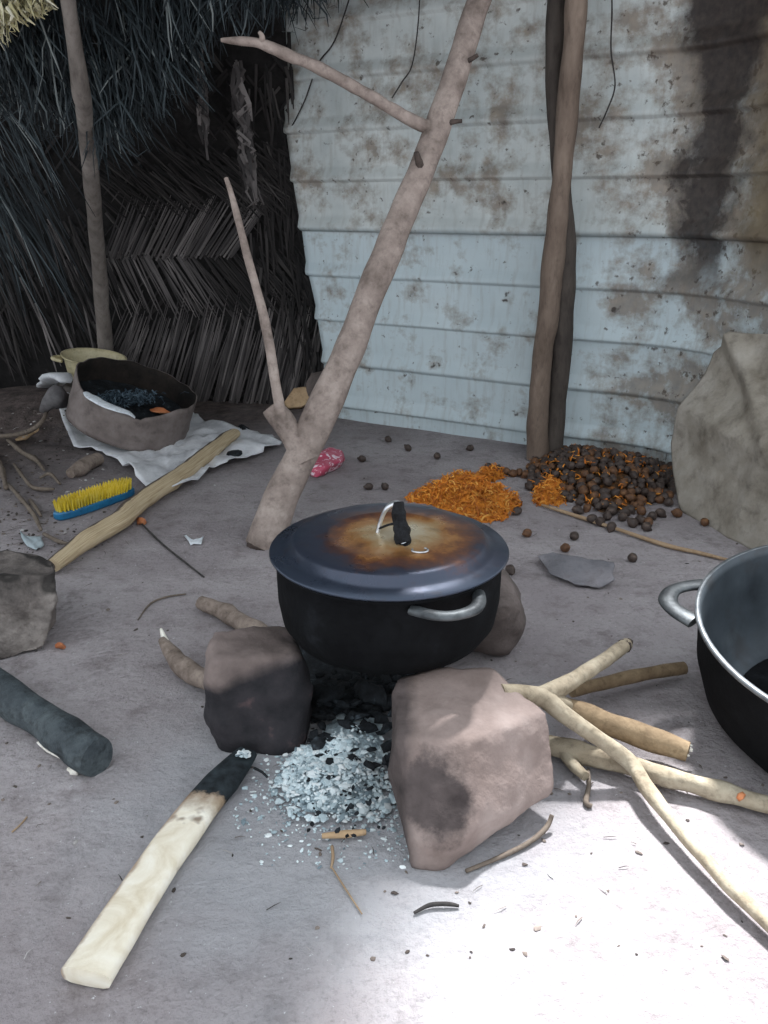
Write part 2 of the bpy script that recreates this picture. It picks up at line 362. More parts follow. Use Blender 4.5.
def lathe(bm, prof, seg=72, mtx=None, mi=None):
    rings = []
    for i, (r, z) in enumerate(prof):
        if r < 1e-5: rings.append([bm.verts.new((0, 0, z))])
        else: rings.append([bm.verts.new((r*math.cos(2*PI*k/seg), r*math.sin(2*PI*k/seg), z)) for k in range(seg)])
    fs = []
    for j, (a, b) in enumerate(zip(rings, rings[1:])):
        for k in range(seg):
            k2 = (k+1) % seg
            if len(a) == 1 and len(b) == 1: continue
            vs = (a[0], b[k2], b[k]) if len(a) == 1 else (a[k], a[k2], b[0]) if len(b) == 1 else (a[k], a[k2], b[k2], b[k])
            f = bm.faces.new(vs); fs.append(f)
            if mi: f.material_index = mi(j)
    if mtx is not None:
        for ring in rings:
            for v in ring: v.co = mtx @ v.co
    return rings
def rock(bm, pts, levels=4, amp=.012, nsc=9, soft=2, seed=0):
    vs = [bm.verts.new(p) for p in pts]
    r = bmesh.ops.convex_hull(bm, input=vs)
    junk = list({e for e in r['geom_interior']+r['geom_unused'] if isinstance(e, bmesh.types.BMVert)})
    if junk: bmesh.ops.delete(bm, geom=junk, context='VERTS')
    bmesh.ops.triangulate(bm, faces=bm.faces)
    for i in range(levels):
        ml = sorted(e.calc_length() for e in bm.edges)[len(bm.edges)//3]
        es = [e for e in bm.edges if e.calc_length() > ml*.8] if i < levels-1 else list(bm.edges)
        bmesh.ops.subdivide_edges(bm, edges=es, cuts=1, use_grid_fill=True)
        bmesh.ops.triangulate(bm, faces=bm.faces)
        if i >= levels-soft: bmesh.ops.smooth_vert(bm, verts=bm.verts, factor=.5, use_axis_x=True, use_axis_y=True, use_axis_z=True)
    bm.normal_update()
    off = Vector((seed*3.1, seed*1.7, seed))
    for v in bm.verts:
        p = v.co*nsc+off
        v.co += v.normal*amp*(noise.noise(p)+.5*noise.noise(p*2.3)+.25*noise.noise(p*5.1))
def blade(bm, pts, w, up, fold=.25):
    """one long leaf: strip with a raised midrib, tapering to the tip"""
    rows = []; m = len(pts)
    for i, p in enumerate(pts):
        d = (pts[min(i+1, m-1)]-pts[max(i-1, 0)])
        s = d.cross(up)
        if s.length < 1e-6: s = Vector((1, 0, 0))
        s.normalize(); t = i/(m-1); ww = w*(1-.75*max(0, t-.55)/.45)
        rows.append((bm.verts.new(p-s*ww/2), bm.verts.new(p+up*ww*fold), bm.verts.new(p+s*ww/2)))
    for a, b in zip(rows, rows[1:]):
        bm.faces.new((a[0], a[1], b[1], b[0])); bm.faces.new((a[1], a[2], b[2], b[1]))
def chunk(bm, c, r, flat=1, rnd=R):
    m = Matrix.Translation(c) @ Matrix.Rotation(rnd.uniform(0, 6.3), 4, 'Z') @ Matrix.Rotation(rnd.uniform(-.5, .5), 4, 'X') @ Matrix.Diagonal((r*rnd.uniform(.7, 1.5), r*rnd.uniform(.6, 1), r*flat*rnd.uniform(.5, 1), 1))
    vs = bmesh.ops.create_icosphere(bm, subdivisions=1, radius=1, matrix=m)['verts']
    for v in vs: v.co += (v.co-c)*rnd.uniform(-.35, .3)
def sheet_from(bm, outline, inner=10, hfun=lambda x, y: 0, thick=0):
    """star-shaped sheet from an outline (x,y,z pts), ringed towards its centre"""
    c = sum(outline, Vector())/len(outline); n = len(outline); rings = []
    for j in range(1, inner+1):
        t = j/inner; ring = []
        for p in outline:
            q = c.lerp(p, t); q = Vector((q.x, q.y, q.z+hfun(q.x, q.y))); ring.append(bm.verts.new(q))
        rings.append(ring)
    cc = bm.verts.new(Vector((c.x, c.y, c.z+hfun(c.x, c.y))))
    for k in range(n): bm.faces.new((cc, rings[0][k], rings[0][(k+1) % n]))
    for a, b in zip(rings, rings[1:]):
        for k in range(n): bm.faces.new((a[k], b[k], b[(k+1) % n], a[(k+1) % n]))
    bm.normal_update()
    return rings
def densify(pts, per=6, jit=0):
    out = []
    for i, p in enumerate(pts):
        q = pts[(i+1) % len(pts)]
        for k in range(per):
            v = p.lerp(q, k/per)
            if jit: v = v+Vector((R.uniform(-jit, jit), R.uniform(-jit, jit), 0))
            out.append(v)
    return out

# ------------------------------------------------------------------ ground
def build_ground():
    bm = bmesh.new(); xs = [-7]; 
    def axis(a, b, fa, fb, fine, coarse):
        out = []; x = a
        while x < b-1e-6:
            out.append(x); x += fine if fa <= x < fb else coarse
        out.append(b); return out
    xs = axis(-6, 6, -2.9, 2.2, .05, .4); ys = axis(-2.5, 9, .6, 5.3, .05, .4)
    g = [[bm.verts.new((x, y, gh(x, y))) for x in xs] for y in ys]
    for a, b in zip(g, g[1:]):
        for k in range(len(xs)-1): bm.faces.new((a[k], a[k+1], b[k+1], b[k]))
    return tag(mk('floor', bm, 'ground', origin=(0, 0, 0)), 'trodden grey earth floor of the outdoor kitchen', 'ground', kind='structure')
build_ground()

# ------------------------------------------------------------------ sheet metal wall
W0, WC, WD = G(292, 411), G(545, 447), G(668, 463)
rC = G(768, 508)
WE = WC.lerp(rC, 1.0); WE = WD+(rC-WD)*1.45
wall_poly = [W0, WC, WD, WE]
def wall_at(u):
    for a, b in zip(wall_poly, wall_poly[1:]):
        d = Vector((b.x-a.x, b.y-a.y, 0)); L = d.length
        if u <= L or b is wall_poly[-1]:
            d /= L; return Vector((a.x, a.y, 0))+d*u, Vector((d.y, -d.x, 0))
        u -= L
LW = [math.hypot(b.x-a.x, b.y-a.y) for a, b in zip(wall_poly, wall_poly[1:])]
UC, UD = LW[0], LW[0]+LW[1]
def rib(z):
    d = (z-1.01+.235*20) % .235
    return .026*(sstep(-.001, .006, d) if d < .02 else 1-min(1, (d-.02)/.05) if d < .07 else 0)
def build_sheet(name, z0, z1, u0, u1, off, parent=None, cut=None):
    bm = bmesh.new(); uvl = bm.loops.layers.uv.new('UVMap')
    us = [u0+(u1-u0)*i/90 for i in range(91)]
    zs = []; z = z0
    while z < z1: zs.append(z); z += .008
    zs.append(z1); uv = {}
    rows = []
    for z in zs:
        row = []
        a0 = max(u0, cut(z)) if cut else u0
        for u in us:
            u = a0+(u1-a0)*(u-u0)/(u1-u0)
            p = Vector((0, 0, 0)); N = Vector((0, 0, 0))
            for du in (-.22, -.11, 0, .11, .22):
                pp, nn = wall_at(max(0, u+du)); pp = pp+(Vector(wall_at(max(.0, u+du))[1])*0)
                p += pp/5; N += nn/5
            if u < .23: p, N = wall_at(u)
            N.normalize()
            w = .012*noise.noise((u*1.5, z*1.2, off*50))+.004*noise.noise((u*5, z*5, 3))
            q = p+N*(off+rib(z)+w)+Vector((0, 0, z)); v = bm.verts.new(q); uv[v] = (u, z); row.append(v)
        rows.append(row)
    for a, b in zip(rows, rows[1:]):
        for k in range(len(us)-1):
            f = bm.faces.new((a[k], a[k+1], b[k+1], b[k]))
            for lp in f.loops: lp[uvl].uv = uv[lp.vert]
    o = mk(name, bm, 'sheet', parent, solid=.004); return o
UMAX = LW[0]+LW[1]+LW[2]
wb = tag(build_sheet('wall_back', 1.005, 2.45, 0, UMAX, .022, None, lambda z: lerp_tab([(1.0, .125), (1.2, .09), (1.45, .055), (1.8, .03)], z)), 'stained white ribbed metal sheet fence', 'wall', kind='structure')
tag(build_sheet('lower_sheet', -.06, 1.06, .02, UMAX, 0, wb, lambda z: lerp_tab([(0, .25), (.35, .235), (.62, .19), (.82, .14), (1.0, .12)], z)), kind='structure')

# ------------------------------------------------------------------ plaited palm mat wall (left)
def thY(px, py):
    b = GF(px, lerp_tab([(-160, 393), (0, 393), (110, 398), (230, 402), (290, 404), (345, 405)], px)).y
    return b - .10*sstep(420, 300, py)*sstep(340, 250, px) - .25*sstep(230, 40, py)
def T(px, py, off=0.0): return D(px, py, thY(px, py)-off)
def edge_x(py): return lerp_tab([(-120, 284), (40, 288), (150, 295), (200, 301), (235, 309), (270, 320), (310, 334), (370, 340), (425, 342)], py)
def build_mat():
    bm = bmesh.new(); rows = []
    for j in range(40):
        py = -110+j*(540/39); row = []
        for i in range(34):
            px = -420+(edge_x(py)-2+420)*i/33
            row.append(bm.verts.new(T(px, py, -.03)))
        rows.append(row)
    for a, b in zip(rows, rows[1:]):
        for k in range(33): bm.faces.new((a[k], b[k], b[k+1], a[k+1]))
    o = mk('wall_left', bm, 'mat_back', solid=.03)
    tag(o, 'dark plaited palm leaf mat wall', 'wall', kind='structure')
    back = Vector((0, -1, .1)).normalized()
    def leaf(bm, x0, y0, x1, y1, w, off):
        pts = []
        for i in range(4):
            t = i/3; x = x0+(x1-x0)*t; y = y0+(y1-y0)*t
            if x > edge_x(y)+1: x = edge_x(y)+1
            pts.append(T(x, y, off+.012*math.sin(PI*t)))
        blade(bm, pts, w, back, R.uniform(.1, .4))
    bm = bmesh.new(); bd = bmesh.new()
    for i in range(520):                          # under layer, crossing the other way
        x = R.uniform(-140, 328); y = R.uniform(30, 400)
        s = R.choice((1, 1, -1)); L = R.uniform(26, 46)
        leaf(bd, x, y, x+s*L*.7, y+L*R.uniform(.7, 1), R.uniform(.012, .022), 0)
    x = 96
    while x < 352:                                # bottom band: tall leaning leaves
        lean = lerp_tab([(96, 38), (150, 27), (330, 21)], x); top = 300+R.uniform(-14, 22)
        y0 = lerp_tab([(96, 400), (230, 404), (290, 406), (345, 408)], x)+R.uniform(-2, 3)
        for q in range(2):
            leaf(bm, x-8+q*2, y0-q*4, x+lean*R.uniform(.85, 1.1)-8, top+q*R.uniform(5, 30), R.uniform(.009, .015), .02+.012*R.random())
        x += R.uniform(1.4, 2.9) if R.random() > .06 else 7
    for i in range(110):                           # second band, falling to the right
        x = 96+i*2.05+R.uniform(-1, 1); a = lerp_tab([(96, 24), (160, 34), (200, 46), (330, 44)], x)
        leaf(bm if x < 190 else bd, x, 252+R.uniform(-4, 8), x+a, 312+R.uniform(-8, 10), R.uniform(.008, .014), .03+.01*R.random())
    for i in range(66):                           # third band, rising to the right
        x = 104+i*2.0+R.uniform(-1, 1); a = lerp_tab([(104, 22), (170, 30), (230, 42)], x)
        leaf(bm, x, 258+R.uniform(-4, 4), x+a, 200+R.uniform(-8, 6), R.uniform(.008, .014), .04+.01*R.random())
    for i in range(200):                          # fourth band, dark, falling to the right
        x = 92+R.uniform(0, 190); y = R.uniform(140, 196)
        leaf(bd, x, y, x+R.uniform(28, 46), y+R.uniform(24, 40), R.uniform(.007, .012), .04+.02*R.random())
    for i in range(330):                          # left field: steep leaves behind the pole
        x = R.uniform(-300, 96); y = R.uniform(210, 330); L = R.uniform(50, 80)
        leaf(bd if R.random() < .75 else bm, x, y, x+L*R.uniform(.2, .55), min(y+L, 396), R.uniform(.009, .016), .04+.03*R.random())
    for i in range(120):                          # right edge: leaves bent along the border
        y = R.uniform(60, 360); x = edge_x(y)-R.uniform(0, 60)
        leaf(bd, x, y, x+R.uniform(-4, 14), y+R.uniform(40, 60), R.uniform(.01, .018), .03+.03*R.random())
    p = mk('plaited_leaves', bm, 'plait', o, smooth=False); tag(p, kind='structure')
    p = mk('dark_leaves', bd, 'plait_dark', o, smooth=False); tag(p, kind='structure')
build_mat()

# overhanging thatch
def build_thatch():
    bm = bmesh.new(); up = Vector((0, -1, .2)).normalized()
    low = [(-140, 120), (0, 118), (55, 140), (100, 172), (130, 144), (165, 120), (205, 62), (240, 36), (290, 32), (330, 12), (400, -30)]
    for i in range(2900):
        px = R.uniform(-140, 380); yl = lerp_tab(low, px)
        y1 = yl+9*math.sin(px*.21)+6*math.sin(px*.53+1)-abs(R.gauss(0, 1))*55; L = R.uniform(40, 90); y0 = y1-L
        Y = lerp_tab([(-140, 4.15), (250, 4.3), (300, 4.55), (400, 4.4)], px)-R.uniform(-.12, .22)-max(0, (60-y1))*.002
        sl = R.gauss(14 if px < 170 else -6, 19)
        pts = [D(px+sl*t+R.uniform(-3, 3), y0+(y1-y0)*t, Y-.1*math.sin(PI*t*.7)+R.uniform(-.02, .02)) for t in (0, .35, .7, 1)]
        if R.random() < .12: pts.append(pts[-1]+Vector((R.uniform(-.06, .06), R.uniform(-.05, .02), R.uniform(-.01, .04))))
        blade(bm, pts, R.uniform(.004, .010), up, R.uniform(.1, .4))
    for i in range(170):                          # long wisps sweeping down at the far left
        x = R.uniform(-70, 22); y = R.uniform(85, 215)-max(0, x)*.4; L = R.uniform(60, 110); a = R.uniform(.3, .85)
        Y = 4.25+R.uniform(-.12, .15)
        pts = [D(x+L*a*t, y+L*t*(1+.15*t)-6*math.sin(PI*t), Y-.06*math.sin(PI*t)) for t in (0, .3, .6, 1)]
        blade(bm, pts, R.uniform(.004, .01), up, .3)
    o = mk('thatch_fringe', bm, 'thatch', smooth=False)
    tag(o, 'dark blue-grey dry thatch hanging in a shaggy fringe over the mat wall', 'thatch', kind='stuff')
    bm = bmesh.new()
    for i in range(420):
        x = R.uniform(-60, 46); y = R.uniform(-40, 14); L = R.uniform(14, 34)
        y1 = min(y+L, 30-.5*max(0, x)+R.uniform(-4, 6))
        pts = [D(x+R.uniform(0, 16)*t, y+(y1-y)*t, 3.75+R.uniform(-.1, .1)) for t in (0, .5, 1)]
        blade(bm, pts, R.uniform(.006, .014), up, .3)
    for i in range(26):
        x = R.uniform(-20, 8); y = R.uniform(14, 30)
        pts = [D(x+k*R.uniform(0, 4), y+k*R.uniform(5, 9), 3.75+R.uniform(-.05, .05)) for k in range(4)]
        blade(bm, pts, .005, up, .3)
    tag(mk('straw_edge', bm, 'straw', smooth=False), 'straw painted a sunlit pale yellow at the roof edge in the upper left corner', 'straw', kind='stuff')
build_thatch()

def leaf_bunch(label, spine, n, spread, Y):
    bm = bmesh.new(); up = Vector((0, -1, 0)); m = len(spine)
    for i in range(n):
        t0 = R.uniform(0, .75); a = t0*(m-1)
        pts = []
        for k in range(4):
            q = min(a+k*.33*R.uniform(.7, 1.3), m-1.001); j = int(q); f = q-j
            x = spine[j][0]+(spine[j+1][0]-spine[j][0])*f; y = spine[j][1]+(spine[j+1][1]-spine[j][1])*f
            pts.append(D(x+R.uniform(-spread, spread), y+R.uniform(-3, 3), Y+R.uniform(-.04, .04)))
        blade(bm, pts, R.uniform(.012, .03), up, R.uniform(-.4, .5))
    tube(bm, [D(x, y, Y+.02) for x, y in spine], .006, seg=6, n=3)
    return tag(mk('dried_leaf_bunch', bm, 'plait', smooth=False), label, 'dried leaves', 'dried leaf bunches in the thatch')
leaf_bunch('curled pale dried leaf bunch dangling just right of the fringe over the mat', [(196, 40), (201, 85), (203, 120), (208, 160)], 26, 5, 4.42)
leaf_bunch('wide dark dried leaf bunch hanging above the tip of the thin shoot', [(236, 60), (242, 110), (246, 150), (256, 205)], 34, 9, 4.5)

# ------------------------------------------------------------------ unseen roof, added to block the sun around the lit patch
EL, AZ = math.radians(57), math.atan2(.22, 1)
sunv = Vector((math.cos(EL)*math.sin(AZ), math.cos(EL)*math.cos(AZ), math.sin(EL)))
def to_blocking_roof(p, z): t = (z-p.z)/sunv.z; return p+sunv*t
def build_blocking_roof():
    z = 2.5
    edge = [(-900, 1500), (330, 1500), (348, 1150), (388, 960), (435, 880), (512, 836), (572, 782), (640, 742), (720, 745), (790, 765), (1000, 800), (1500, 810)]
    e = [to_blocking_roof(G(px, py), z) for px, py in edge]  # near edge: outline of the lit patch projected towards the sun
    e = [Vector((-4.8, e[0].y, z))]+e+[Vector((4.6, e[-1].y, z))]
    bm = bmesh.new()
    far = [Vector((p.x, 7.5, z)) for p in e]
    L = [[bm.verts.new(p+Vector((0, 0, h))) for p in q] for q, h in ((e, 0), (far, 0), (far, .06), (e, .06))]
    for a, b in zip(L, L[1:]+L[:1]):
        for k in range(len(e)-1): bm.faces.new((a[k], a[k+1], b[k+1], b[k]))
    for k in (0, -1): bm.faces.new([q[k] for q in L])
    tag(mk('sun_blocking_roof', bm, 'roof', smooth=False), 'unseen roof added overhead, its near edge cut to shape the sunlit patch', 'roof', kind='structure')
build_blocking_roof()

# ------------------------------------------------------------------ poles
def pole(label, pts, radii, mat, knots=(), **kw):
    bm = bmesh.new(); tube(bm, pts, radii, seg=14, n=8, amp=.09, nsc=9, **kw)
    o = mk('wooden_pole', bm, mat); tag(o, label, 'pole'); return o
Yp = GF(109, 404).y
pole('grey bent wooden pole standing before the palm mat wall at left',
     [D(111, 408, Yp), D(104, 330, Yp-.05), D(96, 230, Yp-.45), D(85, 120, Yp-1.02), D(82, 96, Yp-1.12), D(75, 50, Yp-1.18), D(68, 0, Yp-1.28), D(57, -75, Yp-1.38)],
     [.043, .042, .038, .035, .04, .031, .03, .029], 'wood_grey')
Yq = G(540, 460).y
p = pole('lighter brown wooden pole before the metal fence, knots along it',
     [D(538, 458, Yq), D(538, 415, Yq), D(543, 350, Yq), D(548, 320, Yq), D(553, 262, Yq), D(562, 175, Yq-.03), D(566, 125, Yq-.04), D(573, 50, Yq-.06), D(576, 0, Yq-.08), D(582, -75, Yq-.1)],
     [.054, .048, .043, .046, .05, .04, .045, .042, .043, .04], 'wood_brown')
Yr = Yq+.045
pole('dark wooden pole tucked behind the lighter brown pole at the fence',
     [D(552, 452, Yr), D(557, 400, Yr), D(563, 320, Yr), D(565, 250, Yr), D(560, 160, Yr), D(554, 90, Yr), D(557, 0, Yr), D(560, -75, Yr)],
     [.048, .046, .05, .046, .036, .036, .038, .036], 'wood_dark')

# forked trunk
def build_trunk():
    b0 = G(270, 543); Y0 = b0.y
    bm = bmesh.new()
    path = [(264, 546, 0), (280, 500, .04), (298, 462, .08), (316, 424, .12), (345, 360, .2), (366, 306, .28), (380, 270, .32), (405, 208, .4), (422, 170, .44), (437, 128, .5), (456, 75, .56), (472, 22, .62), (486, -20, .66), (500, -80, .72)]
    rad = [.066, .063, .055, .06, .055, .051, .055, .049, .046, .049, .045, .043, .042, .04]
    tube(bm, [D(x, y, Y0+d) for x, y, d in path], rad, seg=18, n=7, amp=.07, nsc=9)
    tube(bm, [D(306, 462, Y0+.07), D(292, 434, Y0+.1), D(272, 406, Y0+.12)], [.05, .043, .037], seg=14, n=6, amp=.12, nsc=16)
    o = mk('forked_tree', bm, 'trunk'); tag(o, 'thick bare forked tree trunk leaning up behind the lidded pot', 'tree trunk')
    bm = bmesh.new()
    tube(bm, [D(430, 128, Y0+.48), D(404, 116, Y0+.46), D(375, 99, Y0+.44), D(340, 79, Y0+.42), D(310, 64, Y0+.4), D(287, 55, Y0+.38), D(262, 44, Y0+.36), D(240, 41, Y0+.35), D(221, 40, Y0+.35)],
         [.024, .022, .02, .021, .019, .021, .017, .013, .007], seg=12, n=5, amp=.14, nsc=22)
    tube(bm, [D(262, 44, Y0+.36), D(262, 36, Y0+.34), D(259, 32, Y0+.33)], [.012, .009, .006], seg=8, n=3)
    br = mk('branch', bm, 'trunk', o); br['label'] = 'side branch reaching left across the fence'
    limb('shoot', [D(300, 448, Y0+.1), D(284, 424, Y0+.09), D(277, 392, Y0+.09), D(265, 322, Y0+.13), D(247, 255, Y0+.18), D(233, 200, Y0+.22), D(226, 178, Y0+.24)], [.024, .022, .018, .017, .014, .011, .008], 'trunk', o, seg=10, n=6, amp=.1)
    for a, b, c, r in (((423, 172), (419, 162), (416, 152), .014), ((443, 125), (452, 122), (462, 121), .009), ((462, 62), (470, 60), (478, 55), .01)):
        yy = Y0+.42 if a[1] > 150 else Y0+.5 if a[1] > 100 else Y0+.56
        limb('broken_twig', [D(*a, yy), D(*b, yy-.02), D(*c, yy-.03)], [r*1.3, r, r*.7], 'stub', o, seg=8, n=3, amp=.2)
    bm = bmesh.new(); e = D(262, 551, Y0-.002); d = (D(285, 500, Y0+.04)-D(266, 546, Y0)).normalized()
    tube(bm, [e-d*.02, e+d*.02], [.058, .068], seg=16, n=2, amp=.25, nsc=30)
    mk('cut_end', bm, 'stub', o)
build_trunk()

# ------------------------------------------------------------------ lidded pot on three stones
PC = Vector((.011, 1.70, 0)); PR = .259; ZB, ZR = .222, .425
def horn(a, r, z): return PC+Vector((math.cos(a)*r, math.sin(a)*r, z))
def ear(parent, a, r0, zc, out, half, rad, mat, name='handle'):
    pts = []
    for k in range(11):
        t = -1+2*k/10; w = half*t; rr = r0-.012+out*(1-abs(t)**2.6)
        base = PC+Vector((math.cos(a), math.sin(a), 0))*rr+Vector((-math.sin(a), math.cos(a), 0))*w
        pts.append(base+Vector((0, 0, zc)))
    bm = bmesh.new(); tube(bm, pts, rad, seg=10, n=3, amp=.05, sx=1.1, sy=.7)
    return mk(name, bm, mat, parent)
def build_pot():
    prof = [(0, ZB), (.12, ZB), (.18, ZB+.003), (.22, ZB+.018), (.241, ZB+.05), (.249, ZB+.1), (.25, ZB+.15), (.25, ZR-.012), (.256, ZR-.008), (.256, ZR), (.244, ZR), (.24, ZR-.02), (.236, ZB+.12), (.216, ZB+.045), (.17, ZB+.014), (0, ZB+.01)]
    bm = bmesh.new(); lathe(bm, prof, 80, Matrix.Translation(PC))
    o = mk('cooking_pot', bm, 'soot', origin=(PC.x, PC.y, ZB)); tag(o, 'big soot-black round cooking pot covered by a lid on three hearth stones', 'pot')
    a = math.radians(-62); h = ear(o, a, .25, ZR-.022, .062, .078, .013, 'ear'); h['label'] = 'worn silver-grey loop handle'
    ear(o, a+PI+.05, .25, ZR-.022, .058, .078, .013, 'soot')
    # lid
    z = ZR+.002
    prof = [(0, z+.006), (.2, z+.003), (.262, z), (.265, z+.004), (.262, z+.008), (.235, z+.012), (.222, z+.017), (.214, z+.029), (.208, z+.033), (.19, z+.034), (.14, z+.036), (.128, z+.0385), (.122, z+.0355), (.08, z+.041), (.03, z+.044), (0, z+.0445)]
    bm = bmesh.new(); lathe(bm, prof, 96, Matrix.Translation(PC))
    lid = mk('pot_lid', bm, 'lid', origin=(PC.x, PC.y, z)); tag(lid, 'round metal lid burnt brown at its centre lying on the black pot', 'lid')
    zt = z+.04; YH = PC.y-.01
    q = lambda px, py, Y: D(px, py, Y)
    hl = q(377, 531, 1.69); hl.z = zt-.002
    hr = q(404, 548, 1.63); hr.z = zt-.002
    pts = [hl, q(381, 520, 1.69), q(387, 508, 1.68), q(397, 503, 1.67), q(402, 512, 1.66), q(403, 530, 1.64), hr]
    bm = bmesh.new(); tube(bm, pts, .0055, seg=10, n=5, amp=.04, sx=1.4, sy=.8); hd = mk('lid_handle', bm, 'alu', lid)
    bm = bmesh.new(); tube(bm, [q(398, 502, 1.662), q(399, 512, 1.655), q(400, 522, 1.648), q(402, 534, 1.638), q(404, 543, 1.632), hr+Vector((0, 0, .006))], [.011, .0155, .015, .0185, .016, .009], seg=12, n=5, amp=.22, nsc=55)
    w = mk('handle_wrap', bm, 'wrap', hd); w['label'] = 'charred black cloth wrapped round one side of the handle'
    limb('wrap_tie', [q(378, 529, 1.688), q(388, 525, 1.67), q(397, 523, 1.65)], .003, 'wrap', lid, seg=6, n=3)
    bm = bmesh.new(); c = q(420, 549, 1.6); c.z = zt-.0005
    ring = [c+Vector((.017*math.cos(t), .013*math.sin(t), 0)) for t in [PI*.85+k*PI*1.45/14 for k in range(15)]]
    tube(bm, ring, .0022, seg=6, n=2, amp=0); mk('cast_ring_mark', bm, 'alu', lid)
build_pot()

def V3(l): return [G(*q) for q in l]
def put_rock(label, pts, mat, name='stone', cat='stone', group=None, **kw):
    bm = bmesh.new(); rock(bm, pts, **kw)
    o = mk(name, bm, mat); tag(o, label, cat, group); return o
Vx = Vector
put_rock('blocky fire-blackened hearth stone left of the ash under the pot',
    V3([(203, 660, .235), (303, 654, .215), (211, 627, .238), (294, 622, .215), (207, 740, .0), (220, 757, -.01), (298, 759, -.01), (305, 745, 0), (207, 700, .1), (309, 700, .1)])+[Vx((-.37, 1.68, 0)), Vx((-.17, 1.7, 0))],
    'stone_soot', 'hearth_stone', group='three hearth stones', amp=.012, nsc=11, soft=2, seed=3)
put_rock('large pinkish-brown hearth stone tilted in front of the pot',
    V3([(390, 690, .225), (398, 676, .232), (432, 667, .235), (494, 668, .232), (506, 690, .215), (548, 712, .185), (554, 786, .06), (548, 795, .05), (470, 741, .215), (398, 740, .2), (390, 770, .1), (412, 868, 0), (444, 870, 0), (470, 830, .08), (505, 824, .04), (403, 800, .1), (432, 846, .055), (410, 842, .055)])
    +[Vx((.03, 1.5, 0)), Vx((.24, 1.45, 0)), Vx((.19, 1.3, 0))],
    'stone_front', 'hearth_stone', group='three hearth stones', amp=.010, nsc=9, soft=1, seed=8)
put_rock('small rounded hearth stone half hidden behind the right side of the pot',
    [Vx(p) for p in ((.12, 1.84, .205), (.31, 1.86, .205), (.355, 1.92, .18), (.12, 2.08, .22), (.34, 2.09, .21), (.385, 2.0, .12), (.14, 1.98, 0), (.34, 1.96, 0), (.365, 2.03, 0), (.14, 2.1, 0), (.385, 1.98, .06))],
    'stone_dim', 'hearth_stone', group='three hearth stones', amp=.014, nsc=10, soft=2, seed=5)
put_rock('dark grey cracked boulder cut off by the left edge of the picture',
    V3([(-60, 590, .2), (10, 572, .2), (58, 572, .2), (58, 600, .14), (-40, 556, .2), (34, 550, .2), (56, 560, .2), (54, 625, .06), (46, 652, 0), (0, 662, 0), (-70, 660, 0), (-95, 600, .1)])+[Vx((-1.05, 2.35, 0)), Vx((-1.4, 2.35, 0))],
    'boulder_grey', 'boulder', amp=.02, nsc=8, soft=1, seed=12)

# ------------------------------------------------------------------ ash, charcoal
def build_ash():
    bm = bmesh.new()
    out = [G(*q) for q in ((272, 798), (280, 772), (296, 752), (308, 735), (316, 712), (350, 704), (392, 706), (394, 760), (394, 805), (376, 826), (335, 826), (294, 824))]
    c = sum(out, Vector())/len(out)
    out = densify(out, 5, .005)
    def hf(x, y):
        d = math.hypot(x-c.x, y-c.y); e_ = min(math.hypot(x-p.x, y-p.y) for p in out); return .034*sstep(0, .11, e_)+.012*noise.noise((x*22, y*22, 0))*sstep(0, .06, e_)+.006
    rings = sheet_from(bm, [Vector((p.x, p.y, gh(p.x, p.y)-.012)) for p in out], 16, hf)
    ash = mk('ash_heap', bm, 'ash_bed'); tag(ash, 'pale blue-white ash spread under the pot between the stones', 'ash', kind='stuff')
    bm = bmesh.new()
    for i in range(4600):
        a, q = R.uniform(0, 6.28), abs(R.gauss(0, .55)) if i % 2 else math.sqrt(R.random())*(1.1 if i % 4 else 1.6); k = int(a/6.2832*len(out)) % len(out)
        p = c.lerp(out[k].lerp(out[(k+1) % len(out)], R.random()), min(q, 1.7))
        if q > 1.15 and R.random() < .3: continue
        if p.y > 1.5+.1*R.random(): continue
        s = R.uniform(.0025, .006) if R.random() < .86 else R.uniform(.006, .012)
        if q > 1: s *= .6
        z = gh(p.x, p.y)+(.02+hf(p.x, p.y)-.016 if q < 1 else .002)
        chunk(bm, Vector((p.x, p.y, z)), s, .6)
    fl = mk('ash_flakes', bm, 'ash', ash, smooth=False); fl['kind'] = 'stuff'
    bm = bmesh.new()
    out = densify([G(*q) for q in ((306, 722), (304, 690), (296, 650), (330, 632), (420, 628), (470, 640), (440, 680), (400, 690), (394, 716), (372, 726), (345, 716), (325, 728))], 4, .01)
    sheet_from(bm, [Vector((p.x, p.y, gh(p.x, p.y)-.006)) for p in out], 10, lambda x, y: .02+.012*noise.noise((x*20, y*20, 3)))  # dark sheet added to deepen the shade under the pot, beneath the charcoal
    for i in range(190):
        x, y, r = R.uniform(-.16, .12), R.uniform(1.44, 1.85), R.uniform(.008, .02)
        if R.random() < .3: x, y, r = R.uniform(-.17, .0), R.uniform(1.24, 1.46), R.uniform(.002, .007)
        chunk(bm, Vector((x, y, .03+.012*R.random())), r, .7)
    tag(mk('charcoal_and_shade', bm, 'coal', smooth=False), 'black charcoal and soot in the ash, dark sheet deepening the shade under the pot', 'charcoal', kind='stuff')
build_ash()
def put_coal(label, c, r, seed):
    rr = random.Random(seed); pts = [c+Vector((rr.uniform(-r, r)*1.2, rr.uniform(-r, r), rr.uniform(0, r*1.1))) for _ in range(14)]
    return put_rock(label, pts, 'coal', 'charcoal_lump', 'charcoal', levels=3, amp=.006, nsc=30, soft=1, seed=seed)
put_coal('blue-grey charcoal lump at the back of the ash below the pot', G(372, 700, .03), .04, 1)
put_coal('black charcoal lump beside the blackened hearth stone in the ash', G(325, 702, .03), .038, 2)

